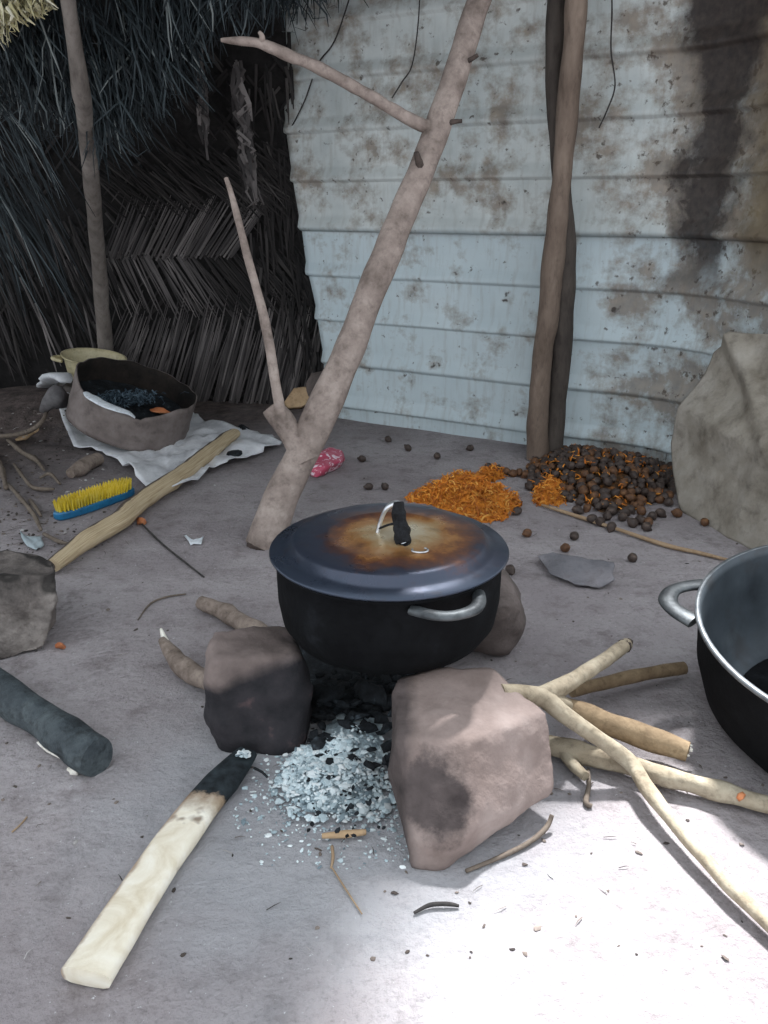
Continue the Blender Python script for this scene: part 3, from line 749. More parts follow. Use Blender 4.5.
def stick(label, pts, radii, mat, name='stick', cat='stick', group=None, **kw):
    kw.setdefault('seg', 10); kw.setdefault('n', 6)
    bm = bmesh.new(); tube(bm, pts, radii, **kw)
    o = mk(name, bm, mat); tag(o, label, cat, group); return o
stick('short tan stick lying on the near edge of the ash', V3([(322, 836, .012), (345, 834, .014), (366, 832, .014)]), [.005, .008, .006], 'tan')

# ------------------------------------------------------------------ firewood
bm = bmesh.new()
pts = [G(248, 752, .03), G(222, 782, .022), G(190, 820, .02), G(160, 863, .02), G(128, 911, .02), G(86, 978, .02)]
tube(bm, pts, [.022, .037, .039, .039, .04, .042], seg=20, n=8, amp=.05, nsc=10, sx=1.0, sy=.42, square=.55)
o = mk('burnt_plank', bm, 'plank'); tag(o, 'pale split plank with a charred black tip at the ash', 'firewood')
bm = bmesh.new()
for k in range(18): chunk(bm, G(243+R.uniform(-5, 6), 753+R.uniform(-3, 4), .05), R.uniform(.004, .009), .5)
a = mk('ash_crust', bm, 'ash', o, smooth=False)
limb('nail', V3([(254, 768, .03), (262, 772, .03), (267, 777, .03)]), .003, 'char', o, seg=6, n=2)

bm = bmesh.new()
pts = [G(-70, 650, .05), G(-10, 686, .048), G(40, 718, .044), G(78, 744, .043), G(98, 757, .042)]
tube(bm, pts, [.048, .046, .043, .043, .042], seg=18, n=8, amp=.14, nsc=12)
o = mk('charred_log', bm, 'charlog'); tag(o, 'thick charred grey-black log poking in from the left edge', 'firewood')
limb('bare_wood_strip', V3([(38, 742, .012), (50, 750, .012), (62, 758, .01)]), [.004, .009, .004], 'split', o, seg=8, n=4, sy=.5)
put_rock('pinkish wood chip lying against the charred log', V3([(66, 768, 0), (79, 766, 0), (80, 777, 0), (68, 776, 0), (72, 768, .018), (77, 771, .016)]), 'split', 'wood_chip', 'wood chip', levels=3, amp=.004, nsc=40)

bm = bmesh.new()
pts = [G(52, 566, .035), G(85, 541, .04), G(118, 521, .04), G(140, 502, .042), G(180, 475, .05), G(212, 450, .055), G(234, 433, .06)]
tube(bm, pts, [.03, .04, .046, .045, .044, .042, .036], seg=18, n=7, amp=.12, nsc=11, sy=.75)
tag(mk('split_log', bm, 'log'), 'long pale split log with dark bark lying across the sack', 'firewood')

# sticks behind the blackened stone
bm = bmesh.new(); tube(bm, V3([(163, 640, .06), (172, 655, .045), (184, 666, .04), (210, 682, .04), (240, 690, .035)]), [.012, .022, .026, .028, .028], seg=12, n=6, amp=.2, nsc=20)
o = mk('firewood_stick', bm, 'stick_gr'); tag(o, 'grey splintered stick pushed in behind the blackened hearth stone', 'firewood')
limb('splinter', V3([(161, 629, .075), (166, 642, .06), (175, 655, .05)]), [.004, .01, .008], 'split', o, seg=6, n=3)
stick('short brown-grey stick end lying above the blackened hearth stone', V3([(201, 602, .03), (222, 611, .03), (245, 624, .03), (275, 640, .03)]), [.02, .026, .026, .024], 'stick_gr', 'firewood_stick', 'firewood', amp=.2, nsc=20)

# forked branch resting on front stone, and the sticks round it
bm = bmesh.new()
zt = .16
tube(bm, V3([(500, 694, .20), (520, 694, .19), (540, 697, .17), (552, 705, .155), (580, 726, .12), (612, 748, .08), (633, 766, .052), (650, 792, .045), (690, 842, .035), (730, 886, .03), (775, 930, .025), (830, 985, .02)]),
     [.022, .021, .022, .02, .0165, .0165, .019, .0155, .014, .013, .012, .012], seg=12, n=6, amp=.12, nsc=18)
tube(bm, V3([(536, 697, .17), (556, 689, .17), (580, 676, .16), (605, 660, .15), (627, 644, .15)]), [.02, .02, .0185, .0175, .016], seg=12, n=5, amp=.12, nsc=18)
tube(bm, V3([(545, 697, .165), (556, 702, .15), (566, 706, .13)]), [.02, .02, .016], seg=12, n=4, amp=.15)
o = mk('forked_branch', bm, 'stick'); tag(o, 'pale forked branch resting on the big front stone, long arm reaching the corner', 'firewood')
limb('broken_tip', V3([(624, 646, .15), (629, 642, .15)]), [.0165, .011], 'stub', o, seg=10, n=3, amp=.3, nsc=50)
stick('tan stick with a peeled white patch lying behind the forked branch', V3([(572, 692, .06), (600, 684, .05), (630, 677, .045), (660, 671, .04), (684, 668, .035)]), [.014, .0165, .017, .018, .016], 'stick_br', 'firewood_stick', 'firewood', amp=.12)
bm = bmesh.new(); tube(bm, V3([(548, 700, .14), (572, 710, .11), (600, 721, .085), (630, 731, .065), (660, 742, .05), (688, 752, .045)]), [.022, .026, .027, .026, .026, .022], seg=12, n=6, amp=.12, nsc=16)
o = mk('firewood_stick', bm, 'stick_br'); tag(o, 'thick brown stick with splintered end under the forked branch', 'firewood')
bm = bmesh.new()
for k in range(9):
    e = G(690+R.uniform(-6, 3), 748+R.uniform(-4, 8), .045); tube(bm, [G(682, 748, .05)+Vector((0, R.uniform(-.012, .012), R.uniform(-.01, .012))), e], [.006, .002], seg=6, n=2)
mk('splinters', bm, 'split', o, smooth=False)
bm = bmesh.new()
tube(bm, V3([(530, 738, .02), (552, 745, .028), (600, 758, .03), (650, 772, .03), (700, 786, .03), (740, 797, .028), (800, 812, .025)]), [.02, .024, .023, .02, .0205, .02, .016], seg=12, n=7, amp=.22, nsc=18)
tube(bm, V3([(562, 750, .025), (574, 766, .022), (586, 777, .02)]), [.014, .012, .01], seg=10, n=4, amp=.2)
o = mk('knobbly_log', bm, 'stick'); tag(o, 'long knobbly tan branch on the ground below the forked branch', 'firewood')
put_k = bmesh.new(); chunk(put_k, G(741, 796, .042), .012, .8); mk('branch_scar', put_k, 'orange', o, smooth=True)
stick('thin grey twig in the sunlit patch right of the front stone', V3([(588, 770, .012), (589, 785, .01), (586, 802, .008), (592, 806, .006)]), [.004, .0045, .006, .004], 'twig', 'twig', 'twig', seg=8)
stick('thin curved stick beside the shadow of the front stone', V3([(466, 871, .005), (500, 857, .006), (528, 843, .008), (546, 828, .014), (552, 815, .03)]), [.004, .0045, .005, .0055, .005], 'twig', 'twig', 'twig', seg=8)
stick('short dark curved twig near the bottom edge', V3([(414, 913, .005), (430, 905, .008), (448, 904, .008), (459, 906, .005)]), [.0025, .004, .004, .0025], 'twig_dark', 'twig', 'twig', seg=8)
stick('pale forked straw pointing down below the ash', V3([(331, 866, .004), (345, 888, .004), (362, 914, .004)]), [.0018, .0018, .0014], 'straw_stem', 'straw', 'straw', seg=6)
stick('brown short twig rising from the ash edge', V3([(332, 846, .01), (333, 858, .006), (331, 868, .004)]), [.003, .003, .002], 'straw_stem', 'twig', 'twig', seg=6)
stick('thin skewer with a brown blob lying below the split log', V3([(140, 522, .01), (160, 542, .006), (182, 560, .005), (204, 577, .004)]), [.004, .004, .0035, .003], 'twig_dark', 'skewer', 'skewer', seg=6)
put_rock('reddish brown blob at the end of the thin skewer', V3([(136, 525, 0), (146, 526, 0), (145, 518, .02), (138, 517, .02), (141, 521, .03), (147, 520, 0), (137, 518, 0)]), 'orange', 'fruit_skin', 'fruit skin', levels=3, amp=.005, nsc=40)
stick('thin curved grey twig on bare ground left of the pot', V3([(138, 620, .004), (150, 604, .005), (166, 597, .006), (186, 594, .005)]), [.002, .003, .003, .002], 'twig', 'twig', 'twig', seg=6)
stick('long dry straw stem crossing the ground below the nuts', V3([(542, 505, .012), (580, 517, .01), (620, 530, .012), (665, 545, .01), (700, 553, .01), (736, 562, .01)]), [.006, .008, .007, .009, .007, .005], 'straw_stem', 'straw', 'straw', seg=8)
stick('thin pale straw lying left of the burnt plank', V3([(12, 832, .003), (20, 825, .003), (27, 817, .003)]), .0018, 'straw_stem', 'straw', 'straw', seg=6)

# ------------------------------------------------------------------ big open pan on the right
def build_pan():
    c = G(893, 632, .29); RR = .395; hgt = .28
    tilt = Matrix.Translation(c) @ Matrix.Rotation(math.radians(7), 4, 'X') @ Matrix.Rotation(math.radians(-3), 4, 'Y')
    prof = [(0, -hgt), (RR*.62, -hgt), (RR*.78, -hgt+.02), (RR*.9, -hgt+.075), (RR*.965, -.12), (RR*.985, -.03), (RR*.99, -.012), (RR*1.01, -.006), (RR*1.01, .002), (RR*.985, .003), (RR*.965, -.02), (RR*.94, -.11), (RR*.87, -hgt+.09), (RR*.80, -hgt+.034), (RR*.72, -hgt+.02), (0, -hgt+.018)]
    bm = bmesh.new(); lathe(bm, prof, 96, tilt, lambda j: 0 if j < 6 else (2 if j in (7, 8) else 1))
    o = mk('open_pot', bm, ['soot', 'pan', 'rim'], origin=c); tag(o, 'large open grey metal pot standing at the right edge of the picture', 'pot')
    bot = bmesh.new(); lathe(bot, [(0, -hgt+.0245), (RR*.70, -hgt+.0245), (RR*.71, -hgt+.022), (RR*.7, -hgt+.0195), (0, -hgt+.0195)], 64, tilt)
    mk('dark_bottom', bot, 'soot', o)  # darker disc over the inside bottom
    a = math.radians(154); pts = []
    for k in range(11):
        t = -1+2*k/10; rr = RR-.005+.07*(1-abs(t)**2.4)
        pts.append(tilt @ (Vector((math.cos(a), math.sin(a), 0))*rr+Vector((-math.sin(a), math.cos(a), 0))*(.083*t)+Vector((0, 0, -.02))))
    bm = bmesh.new(); tube(bm, pts, [.024, .022, .021, .021, .022, .022, .022, .021, .021, .022, .024], seg=12, n=3, amp=.04, sx=1.0, sy=.4)
    mk('handle', bm, 'ear', o)
build_pan()

# ------------------------------------------------------------------ leaning sheet at right
def build_panel():
    # outline on a plane leaning back against the fence
    b0, b1 = G(680, 511), G(760, 553)
    d = (b1-b0); d.z = 0; d.normalize(); n = Vector((d.y, -d.x, 0))
    if n.x > 0: n = -n
    lean = (Vector((0, 0, 1))-n*.32).normalized(); N = d.cross(lean).normalized()
    def pl(px, py):
        r = ray(px, py); o = Vector((0, 0, H)); t = (b0-o).dot(N)/r.dot(N); return o+r*t
    ol = [(713, 352), (690, 402), (671, 443), (674, 475), (681, 511), (702, 524), (749, 548), (800, 576), (850, 560), (850, 345), (800, 332), (768, 334), (736, 334), (727, 342)]
    P = densify([pl(*q) for q in ol], 5)
    bm = bmesh.new(); rings = sheet_from(bm, P, 40)
    bm.normal_update()
    for v in bm.verts:
        q = v.co; s = (q-b0).dot(d); h = (q-b0).dot(lean)
        w = .02*noise.noise((s*3, h*3, 4))+.008*noise.noise((s*9, h*9, 1))
        w += .05*max(0, 1-abs(h-.36+.12*s)/.14)                       # soft horizontal fold
        w += .04*max(0, 1-abs(h-.62+.75*s)/.07)+.02*max(0, 1-abs(s-.28-.15*h)/.05)                     # sharp diagonal crease
        v.co += (N if N.y < 0 else -N)*w
    o = mk('leaning_sheet', bm, 'panel', solid=.006); tag(o, 'crumpled tan-grey sheet leaning on the fence behind the open pot', 'sheet')
build_panel()

# ------------------------------------------------------------------ nuts, pulp
def pulp(label, outline, hmax, n, name='fibre_pulp'):
    out = densify([G(*q) for q in outline], 4, .012); c = sum(out, Vector())/len(out); rad = max((p-c).length for p in out)
    def tdist(x, y):
        a = math.atan2(y-c.y, x-c.x); best = min(out, key=lambda p: abs((math.atan2(p.y-c.y, p.x-c.x)-a+PI) % (2*PI)-PI))
        return math.hypot(x-c.x, y-c.y)/max(.01, math.hypot(best.x-c.x, best.y-c.y))
    hf = lambda x, y: max(0, hmax*(1-tdist(x, y)**2)*(.75+.6*noise.noise((x*14, y*14, 2)))+.012*noise.noise((x*40, y*40, 2)))
    bm = bmesh.new(); sheet_from(bm, [Vector((p.x, p.y, gh(p.x, p.y)-.004)) for p in out], 12, hf)
    o = mk(name, bm, 'pulp_bed'); tag(o, label, 'palm fruit pulp', kind='stuff', group='orange pulp heaps')
    bm = bmesh.new(); up = Vector((0, 0, 1))
    for i in range(n):
        a = R.uniform(0, 6.28); k = int(a/6.2832*len(out)) % len(out); p = c.lerp(out[k].lerp(out[(k+1) % len(out)], R.random()), math.sqrt(R.random()))
        z = gh(p.x, p.y)+hf(p.x, p.y); d = Vector((R.uniform(-1, 1), R.uniform(-1, 1), R.uniform(-.1, .6))).normalized()*R.uniform(.012, .035)
        q = Vector((p.x, p.y, z)); blade(bm, [q-d*.4, q+Vector((0, 0, R.uniform(.002, .014))), q+d], R.uniform(.003, .009), up, .5)
    f = mk('fibres', bm, 'pulp', o, smooth=False); f['kind'] = 'stuff'
pulp('bright orange fibrous palm pulp heap just behind the lidded pot', [(404, 500), (425, 488), (450, 476), (475, 474), (494, 488), (518, 497), (520, 508), (508, 521), (480, 524), (455, 516), (430, 506)], .075, 1100)
pulp('small orange pulp clump with nuts above the larger pulp heap', [(477, 478), (482, 470), (495, 467), (506, 472), (503, 480), (488, 483)], .03, 160)
pulp('orange pulp clump at the left end of the nut heap', [(531, 498), (536, 482), (548, 476), (560, 484), (570, 496), (560, 508), (540, 507)], .05, 320)

def build_nuts():
    poly = [(527, 470), (534, 459), (560, 452), (600, 457), (650, 464), (676, 470), (680, 486), (668, 500), (640, 512), (612, 519), (588, 512), (565, 500), (545, 497), (530, 486)]
    out = densify([G(*q) for q in poly], 4); c = sum(out, Vector())/len(out)
    def inside(x, y):
        k = False; n = len(out)
        for i in range(n):
            a, b = out[i], out[i-1]
            if (a.y > y) != (b.y > y) and x < (b.x-a.x)*(y-a.y)/(b.y-a.y)+a.x: k = not k
        return k
    def edge(x, y): return min(math.hypot(p.x-x, p.y-y) for p in out)
    hf = lambda x, y: .085*sstep(0, .26, edge(x, y))+.008*noise.noise((x*20, y*20, 9))
    bm = bmesh.new(); sheet_from(bm, [Vector((p.x, p.y, gh(p.x, p.y)-.006)) for p in out], 14, lambda x, y: max(0, hf(x, y)) if inside(x, y) else 0)
    o = mk('nut_husks', bm, 'husk_bed'); tag(o, 'brown and orange husk fibre under the nut heap by the fence', 'husks', kind='stuff')
    bm = bmesh.new()
    for i in range(750):
        x, y = R.uniform(out[0].x-.1, 1.4), R.uniform(c.y-.6, c.y+.6)
        if not inside(x, y): continue
        q = Vector((x, y, gh(x, y)+max(0, hf(x, y))+R.uniform(.004, .018))); d = Vector((R.uniform(-1, 1), R.uniform(-1, 1), R.uniform(0, .8))).normalized()*.025
        blade(bm, [q-d*.4, q+Vector((0, 0, .008)), q+d], R.uniform(.004, .009), Vector((0, 0, 1)), .5)
    f = mk('husk_fibres', bm, 'pulp', o, smooth=False); f['kind'] = 'stuff'
    # master nut: egg shaped with a pointed, pale tipped end
    def nut_mesh(mat):
        bm = bmesh.new(); lathe(bm, [(0, -.017), (.008, -.0155), (.0145, -.009), (.0165, 0), (.0145, .009), (.009, .0155), (.005, .018), (.0042, .0215), (0, .0225)], 12)
        for v in bm.verts: v.co *= 1+.12*noise.noise(v.co*90)
        return mk('palm_nut', bm, mat, origin=(0, 0, 0))
    A, B = nut_mesh('nut'), nut_mesh('nut_br')
    spots = []
    tries = 0
    while len(spots) < 232 and tries < 60000:
        tries += 1
        x, y = R.uniform(out[0].x-.1, 1.5), R.uniform(c.y-.7, c.y+.7)
        if not inside(x, y): continue
        dmin = .031 if len(spots) < 200 else .026
        if any((x-a)**2+(y-b)**2 < dmin**2 for a, b in spots): continue
        spots.append((x, y))
    first = {0: True, 1: True}
    def place(x, y, z, s, label, group):
        k = 0 if R.random() < .68 else 1; src = (A, B)[k]
        if first[k]: o = src; first[k] = False
        else:
            o = src.copy(); col.objects.link(o)
        o.location = (x, y, z); o.scale = (s, s, s*R.uniform(.9, 1.15))
        o.rotation_euler = (R.uniform(.6, 2.4), R.uniform(-.5, .5), R.uniform(0, 6.28)); tag(o, label, 'palm nut', group)
    for x, y in spots:
        place(x, y, gh(x, y)+max(0, hf(x, y))+.014, R.uniform(.95, 1.3), 'small dark brown palm nut in the crowded heap at the foot of the fence', 'palm nuts in the heap')
    row = [(488, 470), (497, 473), (513, 477), (519, 476), (506, 475), (525, 478), (529, 490)]
    for px, py in row:
        p = G(px, py); place(p.x, p.y, p.z+.017, 1.1, 'dark palm nut in the short row between the pulp heap and the nut heap', 'palm nuts in the short row')
    near = [(592, 523), (600, 526), (611, 531), (632, 527), (646, 531), (607, 520), (622, 521), (641, 515), (652, 520), (660, 517), (668, 506), (677, 517), (682, 494), (577, 514), (640, 524), (648, 526)]
    for px, py in near:
        p = G(px, py); place(p.x, p.y, p.z+.017, 1.12, 'dark palm nut strayed just in front of the nut heap along the straw stem', 'palm nuts strayed before the heap')
    lone = [((388, 442), 'palm nut alone on bare ground below the left panel of the fence'), ((408, 451), 'palm nut second from left in the loose line below the fence'),
            ((437, 459), 'palm nut in the loose line, above the left end of the orange pulp'), ((362, 462), 'palm nut lying right of the pink packet'),
            ((369, 490), 'palm nut just behind the pot lid, left of the pulp'), ((470, 451), 'palm nut close to the fence foot, above the small pulp clump'),
            ((517, 515), 'palm nut at the right tip of the orange pulp heap'), ((527, 537), 'palm nut midway between the pulp heap and the slate piece'),
            ((574, 540), 'palm nut just above the slate piece'), ((565, 552), 'palm nut touching the back edge of the slate piece'),
            ((510, 574), 'palm nut beside the right rim of the lidded pot'), ((704, 526), 'palm nut at the foot of the leaning tan sheet'),
            ((385, 490), 'palm nut peeping over the pot lid near its handle'), ((632, 562), 'palm nut on bare ground right of the slate piece')]
    for (px, py), lab in lone:
        p = G(px, py); place(p.x, p.y, p.z+.016, 1.0, lab, 'palm nuts scattered on the ground')
build_nuts()

# flat slate piece
bm = bmesh.new()
rock(bm, V3([(537, 555, .03), (548, 553, .045), (590, 560, .04), (614, 562, .04), (613, 580, .03), (600, 588, .01), (575, 584, .015), (550, 574, .02), (543, 560, 0), (600, 587, 0), (575, 585, 0), (552, 575, 0), (612, 575, 0), (605, 566, 0)]), levels=4, amp=.01, nsc=14, soft=1, seed=21)
tag(mk('slate_piece', bm, 'slate'), 'flat dark slate-like piece lying on the ground right of the pot', 'stone')

# ------------------------------------------------------------------ left corner: drum ring, basin, sack, brush
def build_drum():
    c = G(125, 444, .0)
    M = Matrix.Translation(c+Vector((.02, .02, .11))) @ Matrix.Rotation(math.radians(21), 4, 'Y') @ Matrix.Rotation(math.radians(3), 4, 'X')
    bm = bmesh.new(); seg = 96; rows = []
    Ro = .295; h = .215
    def top(a):                                   # torn, dented front rim
        d = (a+PI/2+PI) % (2*PI)-PI
        return h-.055*sstep(1.15, .5, abs(d+.1))-.012*noise.noise((math.cos(a)*4, math.sin(a)*4, 2))-(.012 if abs(d-.35) < .1 else 0)
    for ro in (1, 0):
        for j in range(9):
            t = j/8; ring = []
            for k in range(seg):
                a = 2*PI*k/seg; z = -.02+t*(top(a)+.02); rr = (Ro if ro else Ro-.006)+.006*noise.noise((a*2, z*6, 1))
                rr += (.008*math.exp(-((z-.06)/.01)**2))
                ring.append(bm.verts.new(M @ Vector((rr*math.cos(a), rr*math.sin(a)*1.02, z))))
            rows.append(ring)
    order = rows[:9]+rows[9:][::-1]
    for j in range(len(order)):
        a, b = order[j], order[(j+1) % len(order)]
        for k in range(seg):
            f = bm.faces.new((a[k], a[(k+1) % seg], b[(k+1) % seg], b[k])); f.material_index = 1 if j > 8 else 0
    o = mk('drum_ring', bm, ['drum', 'drum_in']); tag(o, 'dented ring cut from a rusty metal drum standing on the sack', 'drum ring')
    bm = bmesh.new(); pts = []                    # bent back strip of bright metal on the front rim
    for k in range(9):
        a = -PI/2-.62+k*.115; pts.append(M @ Vector((Ro*1.0*math.cos(a), Ro*1.02*math.sin(a), top(a)+.006)))
    tube(bm, pts, [.012, .024, .03, .028, .028, .026, .024, .018, .008], seg=8, n=4, sx=1.0, sy=.22, amp=.1)
    s = mk('bent_rim', bm, 'white', o); s['label'] = 'bright bent-over strip of the front rim'
    # earth and burnt rubbish inside
    bm = bmesh.new(); outl = [M @ Vector((.28*math.cos(2*PI*k/40), .28*math.sin(2*PI*k/40), .1)) for k in range(40)]
    sheet_from(bm, outl, 10, lambda x, y: .02*noise.noise((x*12, y*12, 3)))
    f = mk('burnt_rubbish', bm, 'coal'); tag(f, 'black burnt rubbish filling the drum ring', 'rubbish', kind='stuff')
    cc = M @ Vector((-.02, -.06, .125)); bm = bmesh.new()
    for i in range(420):
        p = cc+Vector((R.gauss(0, .075), R.gauss(0, .05), R.uniform(-.01, .035))); d = Vector((R.uniform(-1, 1), R.uniform(-1, 1), R.uniform(-.3, .6))).normalized()*R.uniform(.02, .05)
        blade(bm, [p-d*.5, p+Vector((0, 0, .01)), p+d*.5], R.uniform(.004, .01), Vector((0, 0, 1)), .4)
    tag(mk('frayed_rag', bm, 'bluewool', smooth=False), 'blue-grey frayed rag lying in the drum ring', 'rag')
    q = M @ Vector((.15, -.07, .13)); rr = random.Random(5)
    bm = bmesh.new(); rock(bm, [q+Vector((x, y, z)) for x, y, z in ((-.06, .01, .02), (-.02, -.03, .015), (.06, -.02, .0), (.07, .01, .0), (.0, .03, .03), (-.05, 0, .0), (.05, 0, -.01))], levels=3, amp=.005, nsc=30)
    tag(mk('orange_scrap', bm, 'orange'), 'flat orange scrap lying inside the drum ring', 'scrap')
    return M
MD = build_drum()
# sack under the ring
def build_sack():
    ol = [(40, 392), (62, 378), (110, 372), (185, 412), (200, 424), (238, 432), (262, 440), (283, 447), (262, 458), (235, 466), (212, 476), (176, 498), (146, 492), (128, 476), (104, 458), (70, 428)]
    out = densify([G(*q) for q in ol], 5, .01); bm = bmesh.new()
    hf = lambda x, y: gh(x, y)+.018+.05*abs(noise.noise((x*5, y*5, 6)))+.03*abs(noise.noise((x*12, y*12, 2)))
    sheet_from(bm, [Vector((p.x, p.y, 0)) for p in out], 22, hf)
    o = mk('woven_sack', bm, 'sack', solid=.004); tag(o, 'crumpled silver-white woven sack spread under the drum ring', 'sack')
    pts = [G(42, 392, .03), G(48, 382, .1), G(60, 376, .14), G(72, 380, .12)]
    bm = bmesh.new(); tube(bm, pts, [.03, .06, .07, .03], seg=12, n=5, amp=.4, nsc=12, sy=.35); mk('bunched_corner', bm, 'sack', o)
    bm = bmesh.new(); tube(bm, [G(44, 412, .02), G(47, 403, .07), G(56, 398, .09), G(68, 400, .06)], [.02, .035, .045, .03], seg=12, n=5, amp=.5, nsc=16); mk('dark_fold', bm, 'sack_dk', o)
build_sack()
put_rock('small black coal lump on the right flap of the sack', V3([(221, 452, .01), (240, 446, .01), (246, 456, .01), (226, 462, .01), (226, 450, .05), (243, 449, .05), (236, 457, .04)]), 'coal', 'charcoal_lump', 'charcoal', levels=3, amp=.006, nsc=24)
put_rock('dark coal lump at the foot of the palm mat near the log tip', V3([(238, 424, 0), (250, 428, 0), (236, 436, 0), (250, 436, 0), (242, 424, .05), (248, 430, .04)]), 'coal', 'charcoal_lump', 'charcoal', levels=3, amp=.008, nsc=24)

def build_basin():
    Yb = 4.6; c = D(94, 357, Yb)
    M = Matrix.Translation(c) @ Matrix.Rotation(math.radians(9), 4, 'Y') @ Matrix.Rotation(math.radians(3), 4, 'X')
    r = .165
    prof = [(0, -.13), (r*.62, -.13), (r*.8, -.11), (r*.9, -.05), (r*.97, -.006), (r*1.05, 0), (r*1.06, .005), (r*1.0, .006), (r*.94, -.01), (r*.86, -.055), (r*.75, -.1), (r*.6, -.12), (0, -.12)]
    bm = bmesh.new(); lathe(bm, prof, 64, M); o = mk('enamel_basin', bm, 'enamel', origin=c); tag(o, 'cream enamel basin standing behind the drum ring by the pole', 'basin')
    for a in (math.radians(196), math.radians(16)):
        pts = []
        for k in range(9):
            t = -1+k/4; rr = r*.99+.05*(1-t*t); pts.append(M @ (Vector((math.cos(a), math.sin(a), 0))*rr+Vector((-math.sin(a), math.cos(a), 0))*.045*t+Vector((0, 0, -.025))))
        bm = bmesh.new(); tube(bm, pts, .011, seg=8, n=3, amp=0); mk('handle', bm, 'enamel', o)
    bm = bmesh.new()
    for i in range(40):
        p = M @ Vector((R.gauss(.03, .05), R.gauss(-.02, .04), -.1+R.uniform(0, .05))); d = Vector((R.uniform(-1, 1), R.uniform(-1, 1), R.uniform(-.1, .5)))*.04
        blade(bm, [p-d, p+Vector((0, 0, .01)), p+d], R.uniform(.012, .03), Vector((0, 0, 1)), .4)
    tag(mk('dry_leaves', bm, 'bluewool', smooth=False), 'dark dry leaves inside the cream basin', 'leaves', kind='stuff')
    g = gh(c.x, c.y); h = c.z-.13
    put_rock('dim grey stone under the cream basin', [Vector((c.x+x*.17, c.y+y*.14, z)) for x, y, z in ((-1.2, -.6, g), (1, -.7, g), (1, .7, g), (-1, .7, g), (-.9, -.6, h-.012), (.8, -.6, h-.04), (.8, .6, h-.04), (-.9, .6, h-.012), (-1.3, 0, (g+h)/2))], 'stone_grey', levels=4, amp=.012, seed=31)
build_basin()

def build_brush():
    a, b = G(56, 521, .0), G(133, 494, .0); d = (b-a); d.z = 0; L = d.length; d.normalize(); s = Vector((-d.y, d.x, 0)); c = (a+b)/2; c.z = gh(c.x, c.y)
    hw = .042
    def outline(k, n, ww, ll):
        t = 2*PI*k/n; ca, sa = math.cos(t), math.sin(t)
        return d*(ll*math.copysign(abs(ca)**.6, ca))+s*(ww*math.copysign(abs(sa)**.6, sa)*(1-.12*abs(ca)))
    bm = bmesh.new(); n = 64; rings = []
    for z, k_ in ((.002, .93), (.008, 1), (.026, 1), (.032, .95)):
        rings.append([bm.verts.new(c+outline(k, n, hw*1.05*k_, L/2*1.0*(1-(1-k_)*.3))+Vector((0, 0, z))) for k in range(n)])
    for x, y in zip(rings, rings[1:]):
        for k in range(n): bm.faces.new((x[k], x[(k+1) % n], y[(k+1) % n], y[k]))
    bm.faces.new(rings[-1]); bm.faces.new(rings[0][::-1])
    o = mk('scrubbing_brush', bm, 'blue', smooth=False); tag(o, 'yellow and blue scrubbing brush lying bristles up by the split log', 'brush')
    bm = bmesh.new()
    for i in range(26):
        for j in range(7):
            u, v = -1+2*(i+.5)/26, -1+2*(j+.5)/7
            if abs(u)**3+abs(v)**3 > 1.02: continue
            base = c+d*(u*L/2*.94)+s*(v*hw*.9)+Vector((0, 0, .03))
            lean = d*(u*.008)+s*(v*.010)
            dent = .014 if (abs(v) < .35 and -.7 < u < -.2) else 0
            for q in range(7):
                e = base+lean+Vector((R.uniform(-.003, .003), R.uniform(-.003, .003), .042-dent+R.uniform(-.004, .004)))
                b0 = base+Vector((R.uniform(-.003, .003), R.uniform(-.003, .003), 0))
                blade(bm, [b0, (b0+e)/2, e], .006, Vector((0, -1, 0)), .4)
    br = mk('bristles', bm, 'yellow', o, smooth=False); br['kind'] = 'stuff'; br['label'] = 'worn yellow bristles'
build_brush()

# pale things at the foot of the mat
put_rock('dim grey stone at the foot of the mat against the fence corner', [D(x, y, 4.82+d) for x, y, d in ((303, 409, 0), (329, 410, 0), (304, 386, .03), (311, 372, .05), (325, 370, .05), (330, 386, 0), (316, 384, -.03), (306, 396, .06), (327, 396, .06))], 'stone_dim', amp=.012, seed=40)
bm = bmesh.new(); out = densify([D(x, y, 4.79+(409-y)*.0035) for x, y in ((284, 405), (294, 390), (306, 388), (314, 396), (312, 403), (300, 409), (288, 410))], 4)
sheet_from(bm, out, 6, lambda x, y: .02*math.exp(-((x+.6)**2+(y-4.6)**2)*20)); tag(mk('calabash_piece', bm, 'tan', solid=.03), 'round tan calabash piece at the foot of the mat behind the trunk', 'calabash')
bm = bmesh.new(); rock(bm, V3([(302, 472, .0), (316, 479, 0), (340, 468, 0), (345, 460, 0), (330, 452, 0), (310, 456, .07), (330, 446, .08), (342, 450, .06), (304, 466, .05), (325, 467, .05), (342, 461, .045)]), levels=4, amp=.008, nsc=16, soft=2)
tag(mk('plastic_packet', bm, 'pink'), 'pink and white plastic packet on the ground behind the trunk', 'packet')

